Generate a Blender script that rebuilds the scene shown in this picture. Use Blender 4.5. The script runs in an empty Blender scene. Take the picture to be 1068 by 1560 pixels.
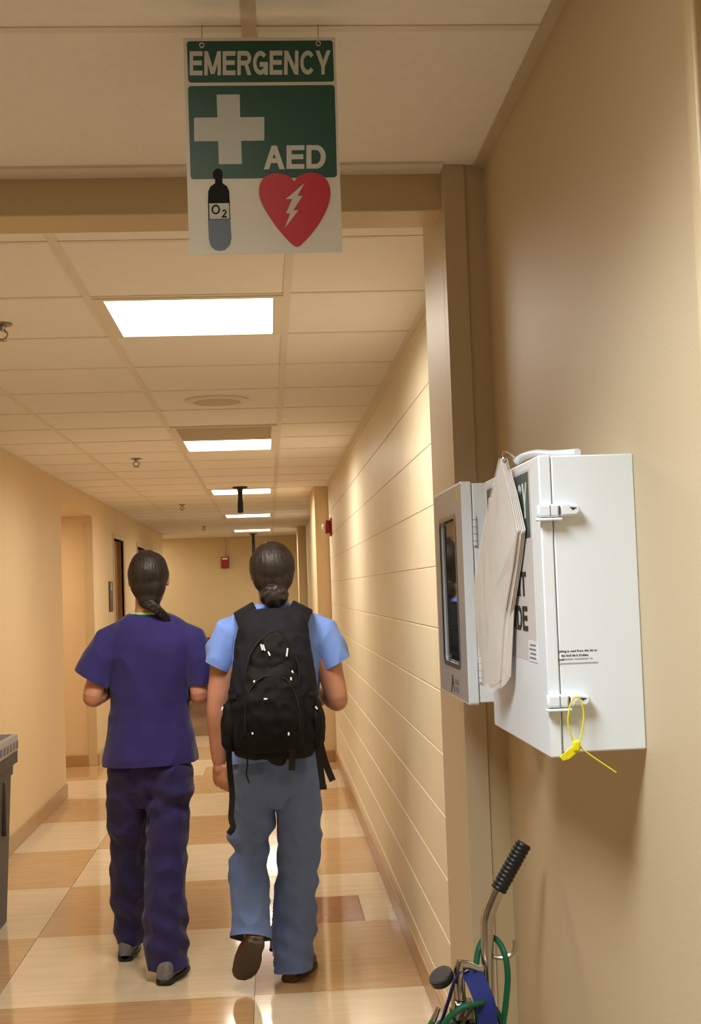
import bpy, bmesh, math, random
from mathutils import Vector, Matrix, noise

random.seed(7)
scene = bpy.context.scene
C = scene.collection

# ------------------------------------------------------------------ camera
F_PX, YAW, PITCH, ROLL, EYE = 1924.84, 0.0664, 0.0605, -0.0346, 1.5097
def cam_axes():
    cy, sy, cp, sp = math.cos(YAW), math.sin(YAW), math.cos(PITCH), math.sin(PITCH)
    fwd = Vector((sy*cp, cy*cp, sp)); right = Vector((cy, -sy, 0)); up = right.cross(fwd)
    cr, sr = math.cos(ROLL), math.sin(ROLL)
    return cr*right + sr*up, cr*up - sr*right, fwd
cr_, cu_, cf_ = cam_axes()
cd = bpy.data.cameras.new('camera'); cam = bpy.data.objects.new('camera', cd); C.objects.link(cam)
cd.sensor_fit = 'VERTICAL'; cd.sensor_height = 36.0; cd.lens = F_PX/1560*36.0
cd.clip_start = 0.05; cd.clip_end = 100
M = Matrix.Identity(4)
for i in range(3):
    M[i][0] = cr_[i]; M[i][1] = cu_[i]; M[i][2] = -cf_[i]
M[2][3] = EYE
cam.matrix_world = M
scene.camera = cam

# ------------------------------------------------------------------ world, exposure
wd = bpy.data.worlds.new('world'); scene.world = wd; wd.use_nodes = True
wd.node_tree.nodes['Background'].inputs[0].default_value = (0.9, 0.75, 0.55, 1)
wd.node_tree.nodes['Background'].inputs[1].default_value = 0.02
vs = scene.view_settings
vs.view_transform = 'Standard'; vs.look = 'None'; vs.gamma = 1.0; vs.use_curve_mapping = False
vs.exposure = 0.0
HALL_W = 24.0        # watts of each hall troffer
HALL_COL = (1.0, 0.95, 0.85)
NEAR_W = 27.0        # watts of the troffer over the viewer
NEAR_COL = (0.84, 0.94, 1.0)
DIFF_E = 6.0         # glow of the diffusers themselves

# ------------------------------------------------------------------ materials
def lin(c):
    return tuple(((v/255)/12.92 if v/255 <= 0.04045 else ((v/255+0.055)/1.055)**2.4) for v in c)
MATS = {}
def mat(name, rgb, rough=0.6, metal=0.0, var=0.0, vscale=8.0, bump=0.0, bscale=200.0, stretch=(1, 1, 1),
        emit=None, estr=0.0, spec=0.5, trans=0.0, alpha=1.0, coat=0.0, rgb2=None, sheen=0.0, bstretch=(1, 1, 1), transl=0.0):
    m = bpy.data.materials.new(name); m.use_nodes = True
    nt = m.node_tree; b = nt.nodes['Principled BSDF']; L = nt.links
    col = (*lin(rgb), 1)
    b.inputs['Base Color'].default_value = col
    b.inputs['Roughness'].default_value = rough; b.inputs['Metallic'].default_value = metal
    b.inputs['Specular IOR Level'].default_value = spec
    b.inputs['Transmission Weight'].default_value = trans; b.inputs['Alpha'].default_value = alpha
    b.inputs['Coat Weight'].default_value = coat; b.inputs['Sheen Weight'].default_value = sheen
    geo = nt.nodes.new('ShaderNodeNewGeometry')
    if var > 0 or rgb2:
        mp = nt.nodes.new('ShaderNodeMapping'); mp.inputs['Scale'].default_value = stretch
        nz = nt.nodes.new('ShaderNodeTexNoise'); nz.inputs['Scale'].default_value = vscale; nz.inputs['Detail'].default_value = 4
        mx = nt.nodes.new('ShaderNodeMix'); mx.data_type = 'RGBA'
        c2 = lin(rgb2) if rgb2 else tuple(v*(1-var) for v in col[:3])
        mx.inputs[6].default_value = col; mx.inputs[7].default_value = (*c2, 1)
        rp = nt.nodes.new('ShaderNodeMapRange'); rp.inputs[1].default_value = 0.35; rp.inputs[2].default_value = 0.65
        L.new(geo.outputs['Position'], mp.inputs['Vector']); L.new(mp.outputs[0], nz.inputs['Vector'])
        L.new(nz.outputs[0], rp.inputs[0]); L.new(rp.outputs[0], mx.inputs[0]); L.new(mx.outputs[2], b.inputs['Base Color'])
    if bump > 0:
        mp2 = nt.nodes.new('ShaderNodeMapping'); mp2.inputs['Scale'].default_value = bstretch
        nz2 = nt.nodes.new('ShaderNodeTexNoise'); nz2.inputs['Scale'].default_value = bscale; nz2.inputs['Detail'].default_value = 3
        bp = nt.nodes.new('ShaderNodeBump'); bp.inputs['Strength'].default_value = bump; bp.inputs['Distance'].default_value = 0.01
        L.new(geo.outputs['Position'], mp2.inputs['Vector']); L.new(mp2.outputs[0], nz2.inputs['Vector'])
        L.new(nz2.outputs[0], bp.inputs['Height']); L.new(bp.outputs[0], b.inputs['Normal'])
    if emit:
        b.inputs['Emission Color'].default_value = (*emit, 1); b.inputs['Emission Strength'].default_value = estr
    if transl > 0:
        tr = nt.nodes.new('ShaderNodeBsdfTranslucent'); tr.inputs[0].default_value = col
        ms = nt.nodes.new('ShaderNodeMixShader'); ms.inputs[0].default_value = transl
        out = nt.nodes['Material Output']
        L.new(b.outputs[0], ms.inputs[1]); L.new(tr.outputs[0], ms.inputs[2]); L.new(ms.outputs[0], out.inputs[0])
    MATS[name] = m
    return m
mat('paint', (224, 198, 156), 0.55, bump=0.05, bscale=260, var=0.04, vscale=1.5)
mat('paint_dimmed', (203, 182, 148), 0.55, bump=0.05, bscale=260, var=0.04, vscale=1.5)  # hall paint darkened: dimmer light of the near bay put into the colour
mat('block_paint', (233, 220, 192), 0.42, bump=0.10, bscale=140, var=0.04, vscale=3)
mat('frame_paint', (205, 182, 142), 0.42, var=0.04, vscale=2)
mat('column_paint', (205, 185, 152), 0.5, var=0.03, vscale=2)
mat('end_paint', (216, 192, 146), 0.55, var=0.04, vscale=1.5)
mat('base_vinyl', (178, 140, 92), 0.3, var=0.06, vscale=6)
mat('dark_wood', (158, 116, 68), 0.4, var=0.2, vscale=8, stretch=(6, 6, .5))
mat('tile_white', (240, 234, 225), 0.9, bump=0.15, bscale=320, var=0.03, vscale=60)
mat('tbar', (226, 216, 198), 0.45)
mat('tbar_trim', (196, 180, 152), 0.5)
mat('floor_cream', (228, 208, 178), 0.10, var=0.10, vscale=5, stretch=(.5, 4, 1), bump=0.012, bscale=7, coat=0.3)
mat('floor_tan', (200, 164, 122), 0.10, rgb2=(188, 150, 106), vscale=7, stretch=(.6, 5, 1), bump=0.012, bscale=7, coat=0.3)
mat('floor_maroon', (158, 96, 74), 0.10, var=0.2, vscale=7, stretch=(.6, 5, 1), bump=0.012, bscale=7, coat=0.3)
mat('floor_dark_reflection', (120, 94, 66), 0.2, var=0.2, vscale=6, stretch=(.5, 5, 1), bump=0.012, bscale=7)  # reflection of the dim end wall and chair, put into the tile colour
mat('floor_dark_reflection2', (142, 112, 80), 0.2, var=0.2, vscale=6, stretch=(.5, 5, 1), bump=0.012, bscale=7)
mat('grout', (140, 108, 74), 0.5)
mat('diffuser', (255, 250, 240), 0.5, emit=(1.0, 0.90, 0.74), estr=DIFF_E)
mat('enamel', (234, 239, 243), 0.28, bump=0.01, bscale=60)
mat('enamel_grey', (196, 196, 198), 0.33, bump=0.01, bscale=60)
mat('face_shade_grey', (176, 174, 176), 0.34, bump=0.01, bscale=60)  # white door front with shade and dark reflection put into the colour
mat('rubber_gap', (60, 62, 66), 0.7)
mat('chrome', (206, 202, 194), 0.24, metal=1.0)
mat('steel', (150, 146, 138), 0.3, metal=1.0)
mat('black_plastic', (22, 22, 24), 0.45)
mat('black_metal', (20, 19, 18), 0.5)
mat('sign_white', (236, 236, 232), 0.3, transl=0.6)
mat('sign_green', (10, 70, 56), 0.4)
mat('sign_red', (178, 26, 44), 0.4)
mat('sign_black', (16, 16, 18), 0.6, spec=0.2)
mat('sign_slate', (122, 134, 154), 0.4, transl=0.4)
mat('print_white', (230, 230, 222), 0.4, transl=0.4)
mat('print_black', (26, 26, 30), 0.6)
mat('print_grey', (120, 120, 124), 0.6)
mat('sticker_green', (52, 78, 74), 0.45)
mat('sticker_pale', (206, 200, 198), 0.45)
mat('sticker_letter', (214, 216, 206), 0.5)
mat('paper', (226, 216, 206), 0.6, var=0.08, vscale=18)
mat('clear_plastic', (250, 248, 246), 0.14, alpha=0.26, bump=0.35, bscale=30, bstretch=(1, 1, .3))
mat('glass_dark', (60, 60, 64), 0.03, trans=0.75, spec=0.8)
mat('yellow_plastic', (236, 222, 20), 0.35)
mat('yellow_sticker', (226, 196, 60), 0.5)
mat('red_plastic', (150, 22, 26), 0.35)
mat('lens_white', (240, 238, 230), 0.2)
mat('gauge_dark', (58, 58, 60), 0.2)
mat('green_hose', (10, 92, 58), 0.35)
mat('green_tank', (14, 66, 52), 0.25)
mat('blue_strap', (24, 38, 112), 0.7, bump=0.2, bscale=400)
mat('skin', (198, 140, 114), 0.55, var=0.10, vscale=22, bump=0.05, bscale=300)
mat('hair', (30, 23, 21), 0.46, rgb2=(46, 36, 32), vscale=60, stretch=(1, 1, .12), spec=0.4, bump=0.35, bscale=160, bstretch=(1, 1, .1))
mat('navy_scrub', (38, 29, 102), 0.85, var=0.08, vscale=12, bump=0.12, bscale=700, sheen=0.15)
mat('navy_trousers', (35, 28, 90), 0.85, var=0.08, vscale=12, bump=0.12, bscale=700, sheen=0.15)
mat('blue_scrub', (116, 150, 226), 0.85, var=0.06, vscale=12, bump=0.12, bscale=700, sheen=0.15)
mat('slate_scrub', (100, 124, 178), 0.85, var=0.08, vscale=12, bump=0.12, bscale=700, sheen=0.1)
mat('lime_trim', (150, 214, 120), 0.8)
mat('pack_cloth', (20, 20, 29), 0.8, spec=0.25, var=0.3, vscale=30, bump=0.3, bscale=500)
mat('pack_dark', (9, 9, 12), 0.75, spec=0.25, var=0.3, vscale=30, bump=0.3, bscale=500)
mat('webbing', (10, 10, 12), 0.75, bump=0.3, bscale=600)
mat('shoe_brown', (112, 76, 48), 0.5, var=0.15, vscale=30)
mat('sole_dark', (72, 63, 54), 0.6)
mat('shoe_grey', (120, 118, 122), 0.7, var=0.25, vscale=60)
mat('shoe_black', (28, 26, 30), 0.6)
mat('eye_white', (236, 232, 226), 0.2)
mat('lip', (176, 104, 94), 0.5)
mat('bin_grey', (62, 62, 64), 0.5, var=0.1, vscale=20)
mat('bin_dark', (40, 41, 44), 0.5)
mat('bag_white', (206, 206, 212), 0.3, bump=0.6, bscale=40, transl=0.2)
mat('maroon_fabric', (104, 26, 24), 0.8, bump=0.2, bscale=300)
mat('plaque', (62, 56, 50), 0.45)

# ------------------------------------------------------------------ mesh helpers
class MB:
    def __init__(s): s.v = []; s.f = []
    def add(s, vs_, fs_):
        o = len(s.v); s.v += [tuple(v) for v in vs_]; s.f += [tuple(i+o for i in f) for f in fs_]; return s
    def box(s, x0, x1, y0, y1, z0, z1):
        return s.add([(x0, y0, z0), (x1, y0, z0), (x1, y1, z0), (x0, y1, z0), (x0, y0, z1), (x1, y0, z1), (x1, y1, z1), (x0, y1, z1)],
                     [(3, 2, 1, 0), (4, 5, 6, 7), (0, 1, 5, 4), (1, 2, 6, 5), (2, 3, 7, 6), (3, 0, 4, 7)])
    def rings(s, rings, cap=True, closed=False):
        n = len(rings[0]); vs_ = [p for r in rings for p in r]; fs_ = []
        R_ = len(rings)
        for i in range(R_ if closed else R_-1):
            a, b = i*n, ((i+1) % R_)*n
            for j in range(n):
                k = (j+1) % n; fs_.append((a+j, a+k, b+k, b+j))
        if cap and not closed:
            fs_.append(tuple(reversed(range(n)))); fs_.append(tuple((R_-1)*n+j for j in range(n)))
        return s.add(vs_, fs_)
    def loft(s, rs, n=28, p=2.0, cap=True):
        """rings (cx, cy, z, rx, ry[, p]) stacked in z, superellipse exponent p"""
        out = []
        for r in rs:
            cx, cy, z, rx, ry = r[:5]; e = r[5] if len(r) > 5 else p; ring = []
            for j in range(n):
                t = 2*math.pi*j/n; c, q = math.cos(t), math.sin(t)
                ring.append((cx+rx*math.copysign(abs(c)**(2/e), c), cy+ry*math.copysign(abs(q)**(2/e), q), z))
            out.append(ring)
        if out[0][0][2] > out[-1][0][2]: out.reverse()
        return s.rings(out, cap)
    def tube(s, pts, rad, n=12, flat=None, ref=None, closed=False):
        """pts list, rad scalar or list (or list of (ra, rb))"""
        P = [Vector(p) for p in pts]; N = len(P)
        if not isinstance(rad, (list, tuple)): rad = [rad]*N
        T = []
        for i in range(N):
            if closed: d = P[(i+1) % N]-P[i-1]
            else: d = P[min(i+1, N-1)]-P[max(i-1, 0)]
            T.append(d.normalized())
        a = Vector(ref) if ref else (Vector((0, 0, 1)) if abs(T[0].z) < .8 else Vector((1, 0, 0)))
        U = (a - T[0]*a.dot(T[0])).normalized(); out = []
        for i in range(N):
            U = (U - T[i]*U.dot(T[i])).normalized(); W = T[i].cross(U)
            ra, rb = rad[i] if isinstance(rad[i], (list, tuple)) else (rad[i], rad[i])
            out.append([P[i]+U*(ra*math.cos(2*math.pi*j/n))+W*(rb*math.sin(2*math.pi*j/n)) for j in range(n)])
        return s.rings(out, True, closed)
    def ell(s, c, r, nu=20, nv=12, rot=None):
        c = Vector(c); out = []
        for i in range(1, nv):
            ph = math.pi*i/nv - math.pi/2; ring = []
            for j in range(nu):
                t = 2*math.pi*j/nu
                v = Vector((r[0]*math.cos(ph)*math.cos(t), r[1]*math.cos(ph)*math.sin(t), r[2]*math.sin(ph)))
                if rot: v = rot @ v
                ring.append(c+v)
            out.append(ring)
        return s.rings(out)
    def capsule(s, a, b, ra, rb, n=14):
        a, b = Vector(a), Vector(b); d = (b-a).normalized(); pts = []; rr = []
        for k in range(5):
            t = math.pi/2*(1-k/4.0)
            pts.append(a-d*(ra*math.sin(t)*.98)); rr.append(max(ra*math.cos(t), ra*.12))
        for k in range(5):
            t = math.pi/2*(k/4.0)
            pts.append(b+d*(rb*math.sin(t)*.98)); rr.append(max(rb*math.cos(t), rb*.12))
        return s.tube(pts, rr, n)
    def cyl(s, a, b, r, n=20, r2=None):
        return s.tube([a, b], [r, r2 if r2 is not None else r], n)
    def prism(s, poly, fn, t0, t1):
        """poly of (u, v); fn(u, v, t) -> point"""
        n = len(poly)
        vs_ = [fn(u, v, t0) for u, v in poly]+[fn(u, v, t1) for u, v in poly]
        fs_ = [tuple(reversed(range(n))), tuple(range(n, 2*n))]+[(i, (i+1) % n, n+(i+1) % n, n+i) for i in range(n)]
        return s.add(vs_, fs_)
    def ribbon(s, pts, wdir, w, t):
        """flat strap along pts, width vector wdir, width w, thickness t"""
        P = [Vector(p) for p in pts]; out = []; wv = Vector(wdir).normalized()
        for i, p in enumerate(P):
            d = (P[min(i+1, len(P)-1)]-P[max(i-1, 0)]).normalized()
            ww = (wv-d*wv.dot(d)).normalized(); nn = d.cross(ww)
            out.append([p+ww*w/2+nn*t/2, p-ww*w/2+nn*t/2, p-ww*w/2-nn*t/2, p+ww*w/2-nn*t/2])
        return s.rings(out)
    def mesh(s, name):
        me = bpy.data.meshes.new(name); me.from_pydata(s.v, [], s.f)
        bm = bmesh.new(); bm.from_mesh(me); bmesh.ops.recalc_face_normals(bm, faces=bm.faces); bm.to_mesh(me); bm.free()
        return me
    def build(s, name, m, parent=None, smooth=False, bevel=0.0, seg=2):
        me = s.mesh(name); o = bpy.data.objects.new(name, me); C.objects.link(o)
        me.materials.append(MATS[m] if isinstance(m, str) else m)
        finish(o, parent, smooth, bevel, seg)
        return o
def finish(o, parent=None, smooth=False, bevel=0.0, seg=2):
    if parent:
        o.parent = parent
        o.matrix_parent_inverse = ABS.get(parent.name, Matrix.Identity(4)).inverted()
    if bevel > 0:
        b = o.modifiers.new('bevel', 'BEVEL'); b.width = bevel; b.segments = seg; b.limit_method = 'ANGLE'; b.angle_limit = 0.6
    if smooth or bevel > 0:
        for p in o.data.polygons: p.use_smooth = True
        try: o.data.set_sharp_from_angle(angle=math.radians(35 if not bevel else 50))
        except Exception: pass
ABS = {}
def tag(o, label=None, cat=None, group=None, kind=None):
    if label: o['label'] = label
    if cat: o['category'] = cat
    if group: o['group'] = group
    if kind: o['kind'] = kind
    return o
def thing(name, label, cat, loc, group=None):
    o = bpy.data.objects.new(name, None); C.objects.link(o); o.location = loc; o.empty_display_size = .1
    ABS[o.name] = Matrix.Translation(loc)
    return tag(o, label, cat, group)
def struct(o): o['kind'] = 'structure'; return o
def inst(me, name, loc, parent, m=None):
    o = bpy.data.objects.new(name, me); C.objects.link(o); o.location = loc
    o.parent = parent; o.matrix_parent_inverse = ABS.get(parent.name, Matrix.Identity(4)).inverted()
    return o
def withmat(me, m): me.materials.append(MATS[m]); return me
def rrect(u0, u1, v0, v1, r, n=5):
    out = []
    for cx, cy, a in ((u1-r, v1-r, 0), (u0+r, v1-r, 90), (u0+r, v0+r, 180), (u1-r, v0+r, 270)):
        for k in range(n+1):
            t = math.radians(a+90*k/n); out.append((cx+r*math.cos(t), cy+r*math.sin(t)))
    return out
def text_part(body, name, m, parent, fn, u0, u1, v0, v1, depth, bold=0.0):
    """lettering fitted into a u/v box; fn(u, v, t) -> point"""
    cu = bpy.data.curves.new(name, 'FONT'); cu.body = body; cu.extrude = 0.01; cu.offset = bold; cu.resolution_u = 4
    to = bpy.data.objects.new('text_tmp', cu); C.objects.link(to)
    dg = bpy.context.evaluated_depsgraph_get(); dg.update()
    me = bpy.data.meshes.new_from_object(to.evaluated_get(dg))
    bpy.data.objects.remove(to)
    xs = [v.co.x for v in me.vertices]; ys = [v.co.y for v in me.vertices]
    x0, x1, y0, y1 = min(xs), max(xs), min(ys), max(ys)
    for v in me.vertices:
        u = u0+(v.co.x-x0)/(x1-x0)*(u1-u0); w = v0+(v.co.y-y0)/(y1-y0)*(v1-v0)
        v.co = fn(u, w, depth if v.co.z > 0 else 0.0)
    me.materials.clear(); me.materials.append(MATS[m]); me.name = name
    o = bpy.data.objects.new(name, me); C.objects.link(o); finish(o, parent)
    return o
def arc(cx, cy, rx, ry, a0, a1, n=14):
    return [(cx+rx*math.cos(math.radians(a0+(a1-a0)*k/n)), cy+ry*math.sin(math.radians(a0+(a1-a0)*k/n))) for k in range(n+1)]
GLYPH = {
 'E': (.82, [[(0, 0), (0, 1)], [(0, 1), (1, 1)], [(0, .52), (.92, .52)], [(0, 0), (1, 0)]]),
 'M': (1.15, [[(0, 0), (0, 1)], [(0, 1), (.5, .05)], [(.5, .05), (1, 1)], [(1, 0), (1, 1)]]),
 'R': (.92, [[(0, 0), (0, 1)], [(0, 1), (.62, 1)], arc(.62, .75, .38, .25, 90, -90), [(.62, .5), (0, .5)], [(.58, .5), (.98, 0)]]),
 'G': (1.0, [arc(.5, .5, .5, .5, 42, 335, 26), [(.58, .42), (1, .42)], [(1, .42), (1, 0)]]),
 'N': (.95, [[(0, 0), (0, 1)], [(0, 1), (1, 0)], [(1, 0), (1, 1)]]),
 'C': (.92, [arc(.55, .5, .55, .5, 40, 320, 26)]),
 'Y': (.98, [[(0, 1), (.5, .42)], [(1, 1), (.5, .42)], [(.5, .48), (.5, 0)]]),
 'A': (1.0, [[(0, 0), (.5, 1)], [(1, 0), (.5, 1)], [(.22, .33), (.78, .33)]]),
 'D': (.92, [[(0, 0), (0, 1)], [(0, 1), (.5, 1)], arc(.5, .5, .5, .5, 90, -90, 18), [(.5, 0), (0, 0)]]),
 'K': (.95, [[(0, 0), (0, 1)], [(0, .30), (1, 1)], [(.36, .58), (1, 0)]]),
 'I': (.0, [[(0, 0), (0, 1)]]),
 'T': (.9, [[(0, 1), (1, 1)], [(.5, 1), (.5, 0)]]),
 'S': (.9, [arc(.5, .75, .48, .25, 35, 270, 16), arc(.5, .25, .48, .25, 90, -145, 16)]),
 'O': (1.0, [arc(.5, .5, .5, .5, 0, 360, 28)]),
 '2': (.85, [arc(.5, .72, .47, .28, 165, -35, 14), [(.9, .58), (0, 0)], [(0, 0), (1, 0)]]),
}
def letters(body, name, m, parent, fn, u0, u1, v0, v1, t0, t1, stroke=.17, gap=.22):
    """block capitals from strokes, fitted into a u/v box; stroke is a share of the height"""
    H = abs(v1-v0); th = stroke; core = 1-th
    x = 0; items = []
    for ch_ in body:
        w, st_ = GLYPH[ch_]; ww = w*.78*core
        items.append((x+th/2, ww, st_)); x += ww+th+gap*.5
    total = x-gap*.5; sx = (u1-u0)/total; sv = (v1-v0)
    mb = MB()
    cnt = [0]
    def Q(poly):
        cnt[0] += 1
        mb.prism([(u0+px*sx, v0+(py)*sv) for px, py in poly], fn, t0, t1+(cnt[0] % 9)*.00006)
    asp = abs(sx)/H            # width units against height units
    hx = th/2/asp*(1 if asp else 1)
    for ox, ww, st_ in items:
        for pl in st_:
            P_ = [(ox+px*ww, th/2+py*core) for px, py in pl]
            if len(P_) == 2:
                (ax, ay), (bx_, by_) = P_
                if abs(ax-bx_) < 1e-6: Q([(ax-th/2, min(ay, by_)-th/2), (ax+th/2, min(ay, by_)-th/2), (ax+th/2, max(ay, by_)+th/2), (ax-th/2, max(ay, by_)+th/2)])
                elif abs(ay-by_) < 1e-6: Q([(min(ax, bx_)-th/2, ay-th/2), (max(ax, bx_)+th/2, ay-th/2), (max(ax, bx_)+th/2, ay+th/2), (min(ax, bx_)-th/2, ay+th/2)])
                else:
                    if ay > by_: ax, ay, bx_, by_ = bx_, by_, ax, ay
                    L_ = math.hypot(bx_-ax, by_-ay); hw = th/2*L_/(by_-ay)*.96
                    k = (bx_-ax)/(by_-ay); y0_ = max(ay-th/2, 0); y1_ = min(by_+th/2, 1)
                    xa = ax+(y0_-ay)*k*(0 if y0_ < ay else 1); xb = bx_
                    Q([(xa-hw, y0_), (xa+hw, y0_), (xb+hw, y1_), (xb-hw, y1_)])
            else:
                for i in range(len(P_)-1):
                    def off(j):
                        a = P_[max(j-1, 0)]; b = P_[min(j+1, len(P_)-1)]
                        if pl[0] == pl[-1] or (abs(pl[0][0]-pl[-1][0]) < 1e-6 and abs(pl[0][1]-pl[-1][1]) < 1e-6):
                            a = P_[j-1] if j > 0 else P_[-2]; b = P_[j+1] if j < len(P_)-1 else P_[1]
                        dx, dy = b[0]-a[0], b[1]-a[1]; l = math.hypot(dx, dy); return (-dy/l*th/2, dx/l*th/2)
                    o0, o1 = off(i), off(i+1); p0, p1 = P_[i], P_[i+1]
                    Q([(p0[0]-o0[0], p0[1]-o0[1]), (p1[0]-o1[0], p1[1]-o1[1]), (p1[0]+o1[0], p1[1]+o1[1]), (p0[0]+o0[0], p0[1]+o0[1])])
    return mb.build(name, m, parent)
def spline(pts, k=8):
    P = [Vector(p) for p in pts]; out = []
    for i in range(len(P)-1):
        p0 = P[max(i-1, 0)]; p1 = P[i]; p2 = P[i+1]; p3 = P[min(i+2, len(P)-1)]
        for j in range(k):
            t = j/k
            out.append(.5*((2*p1)+(p2-p0)*t+(2*p0-5*p1+4*p2-p3)*t*t+(3*p1-p0-3*p2+p3)*t**3))
    out.append(P[-1]); return out
def fused(mb, name, m, parent, voxel=.006, smooth=4, disp=None, cuts=()):
    """one continuous skin grown over overlapping volumes"""
    me = mb.mesh(name+'_src'); o = bpy.data.objects.new('tmp_src', me); C.objects.link(o)
    r = o.modifiers.new('r', 'REMESH'); r.mode = 'VOXEL'; r.voxel_size = voxel
    if smooth:
        s = o.modifiers.new('s', 'SMOOTH'); s.iterations = smooth; s.factor = .5
    dg = bpy.context.evaluated_depsgraph_get(); dg.update()
    m2 = bpy.data.meshes.new_from_object(o.evaluated_get(dg)); bpy.data.objects.remove(o); bpy.data.meshes.remove(me)
    m2.name = name
    if disp:
        nr = [v.normal.copy() for v in m2.vertices]
        for v, n_ in zip(m2.vertices, nr): v.co = v.co+n_*disp(v.co)
    if cuts:
        bm = bmesh.new(); bm.from_mesh(m2)
        for region, co, no in cuts:
            fs_ = [f for f in bm.faces if region(f.calc_center_median())]
            es = {e for f in fs_ for e in f.edges}; vs_ = {v for f in fs_ for v in f.verts}
            bmesh.ops.bisect_plane(bm, geom=list(vs_)+list(es)+fs_, plane_co=co, plane_no=no, clear_outer=True)
        bm.to_mesh(m2); bm.free()
    m2.materials.clear(); m2.materials.append(MATS[m])
    ob = bpy.data.objects.new(name, m2); C.objects.link(ob); finish(ob, parent)
    for p in m2.polygons: p.use_smooth = True
    return ob

# ------------------------------------------------------------------ the place: sizes
HC = 2.423                    # ceiling
XR, XL = 0.549, -1.589        # hall walls
XN = 0.495                    # wall beside the viewer
Y_END = 20.9
YB = -4.0                     # wall behind the viewer
T = 0.6096

# ---- floor
fl = struct(MB().box(-3.6, 1.2, YB-.1, Y_END+.2, -.12, -.012).build('floor', 'grout'))
cols = [-3.05, -2.06, -1.08, -0.10, 0.88]
TY = 0.975
def ftile(w, d, m): return withmat(MB().box(.0012, w-.0012, .0012, d-.0012, -.012, 0).mesh('floor_tile'), m)
cache = {}
def put_tile(x0, x1, y0, y1, m):
    k = (round(x1-x0, 3), round(y1-y0, 3), m)
    if k not in cache: cache[k] = ftile(x1-x0, y1-y0, m)
    inst(cache[k], 'floor_tile', (x0, y0, 0), fl)
for j in range(-8, 17):
    y0 = 4.86+TY*j; y1 = y0+TY
    if y0 > Y_END: break
    for i in range(4):
        x0, x1 = cols[i], cols[i+1]
        tan = ((i-1)+j) % 2 == 0
        if j == 1 and i == 3:
            put_tile(x0, x0+.49, y0, y0+.4875, 'floor_maroon'); put_tile(x0+.49, x1, y0, y0+.4875, 'floor_cream')
            put_tile(x0, x1, y0+.4875, y1, 'floor_cream')
        elif j == 6 and i == 2:
            put_tile(x0, x0+.49, y0, y0+.4875, 'floor_cream'); put_tile(x0+.49, x1, y0, y0+.4875, 'floor_tan')
            put_tile(x0, x1, y0+.4875, y1, 'floor_cream')
        elif y0 > 13.2:  # far tiles coloured darker to stand for the floor's dark reflection
            put_tile(x0, x1, y0, y1, 'floor_dark_reflection' if tan else 'floor_dark_reflection2')
        else:
            put_tile(x0, x1, y0, y1, 'floor_tan' if tan else 'floor_cream')

# ---- ceiling: slab above, lay-in tiles and metal bars below
ce = struct(MB().box(-3.6, 1.2, YB-.1, Y_END+.2, HC+.03, HC+.12).build('ceiling', 'tile_white'))
LIGHTS = [3.852, 7.51, 11.167, 14.825, 18.482]
runners = [-1.1355, -0.5259, 0.0837]
ccols = [XL] + runners + [XR]
tcache = {}
def ctile(x0, x1, y0, y1):
    k = (round(x1-x0, 3), round(y1-y0, 3))
    if k not in tcache: tcache[k] = withmat(MB().box(.003, k[0]-.003, .003, k[1]-.003, .0025, .022).mesh('ceiling_tile'), 'tile_white')
    inst(tcache[k], 'ceiling_tile', (x0, y0, HC), ce)
bcache = {}
def cbar(x0, x1, y):
    k = round(x1-x0, 3)
    if k not in bcache: bcache[k] = withmat(MB().box(.010, k-.010, -.010, .010, 0, .008).mesh('cross_bar'), 'tbar')
    inst(bcache[k], 'cross_bar', (x0, y, HC), ce)
y = 3.852 - 2*T
rows = []
while y < Y_END-.02:
    rows.append(y); y += T
for ri, y0 in enumerate(rows):
    y1 = min(y0+T, Y_END)
    for i in range(4):
        if y1 < 2.86: continue
        ya = max(y0, 2.86)
        is_light = (i == 2 and any(abs(y0-l) < .05 for l in LIGHTS))
        is_vent = (i == 2 and abs(y0-(7.51-T)) < .05)
        if not (is_light or is_vent): ctile(ccols[i], ccols[i+1], ya, y1)
        if y0 > 2.86: cbar(ccols[i], ccols[i+1], y0)
for x in runners:
    MB().box(x-.012, x+.012, 2.86, Y_END, HC-.001, HC+.009).build('runner', 'tbar', ce)
for x0, x1 in ((XL, XL+.02), (XR-.02, XR)):
    MB().box(x0, x1, 2.86, 19.3, HC-.001, HC+.009).build('wall_angle', 'tbar', ce)
MB().box(XL, .40, 2.86, 2.885, HC-.002, HC+.009).build('wall_angle', 'tbar', ce)
# side arm of the hall at its far end
ctile(-3.0, XL, 19.3, 20.1); ctile(-3.0, XL, 20.1, Y_END)
# near bay, two by four foot tiles
for x0, x1 in ((-2.4434, -1.8338), (-1.8338, -1.2242), (-1.2242, -.6146), (-.6146, -.005), (-.005, XN)):
    for y0, y1 in ((YB, -2.87), (-2.87, -1.65), (-1.65, -.43), (-.43, .79), (.79, 2.01), (2.01, 2.727)):
        if x0 == -.6146 and y0 == .79:
            ctile(x0, x1, 1.40, 2.01); cbar(x0, x1, 1.40)
        else: ctile(x0, x1, y0, y1)
        if y0 > YB: cbar(x0, x1, y0)
for x in (-1.8338, -1.2242, -.6146, -.005):
    MB().box(x-.012, x+.012, YB, 2.727, HC-.001, HC+.009).build('runner', 'tbar_trim', ce)
MB().box(XN-.022, XN, YB, 2.70, HC-.004, HC+.009).build('wall_angle', 'tbar_trim', ce)
MB().box(XL, .405, 2.662, 2.727, HC-.004, HC+.009).build('wall_angle', 'tbar', ce)

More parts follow.
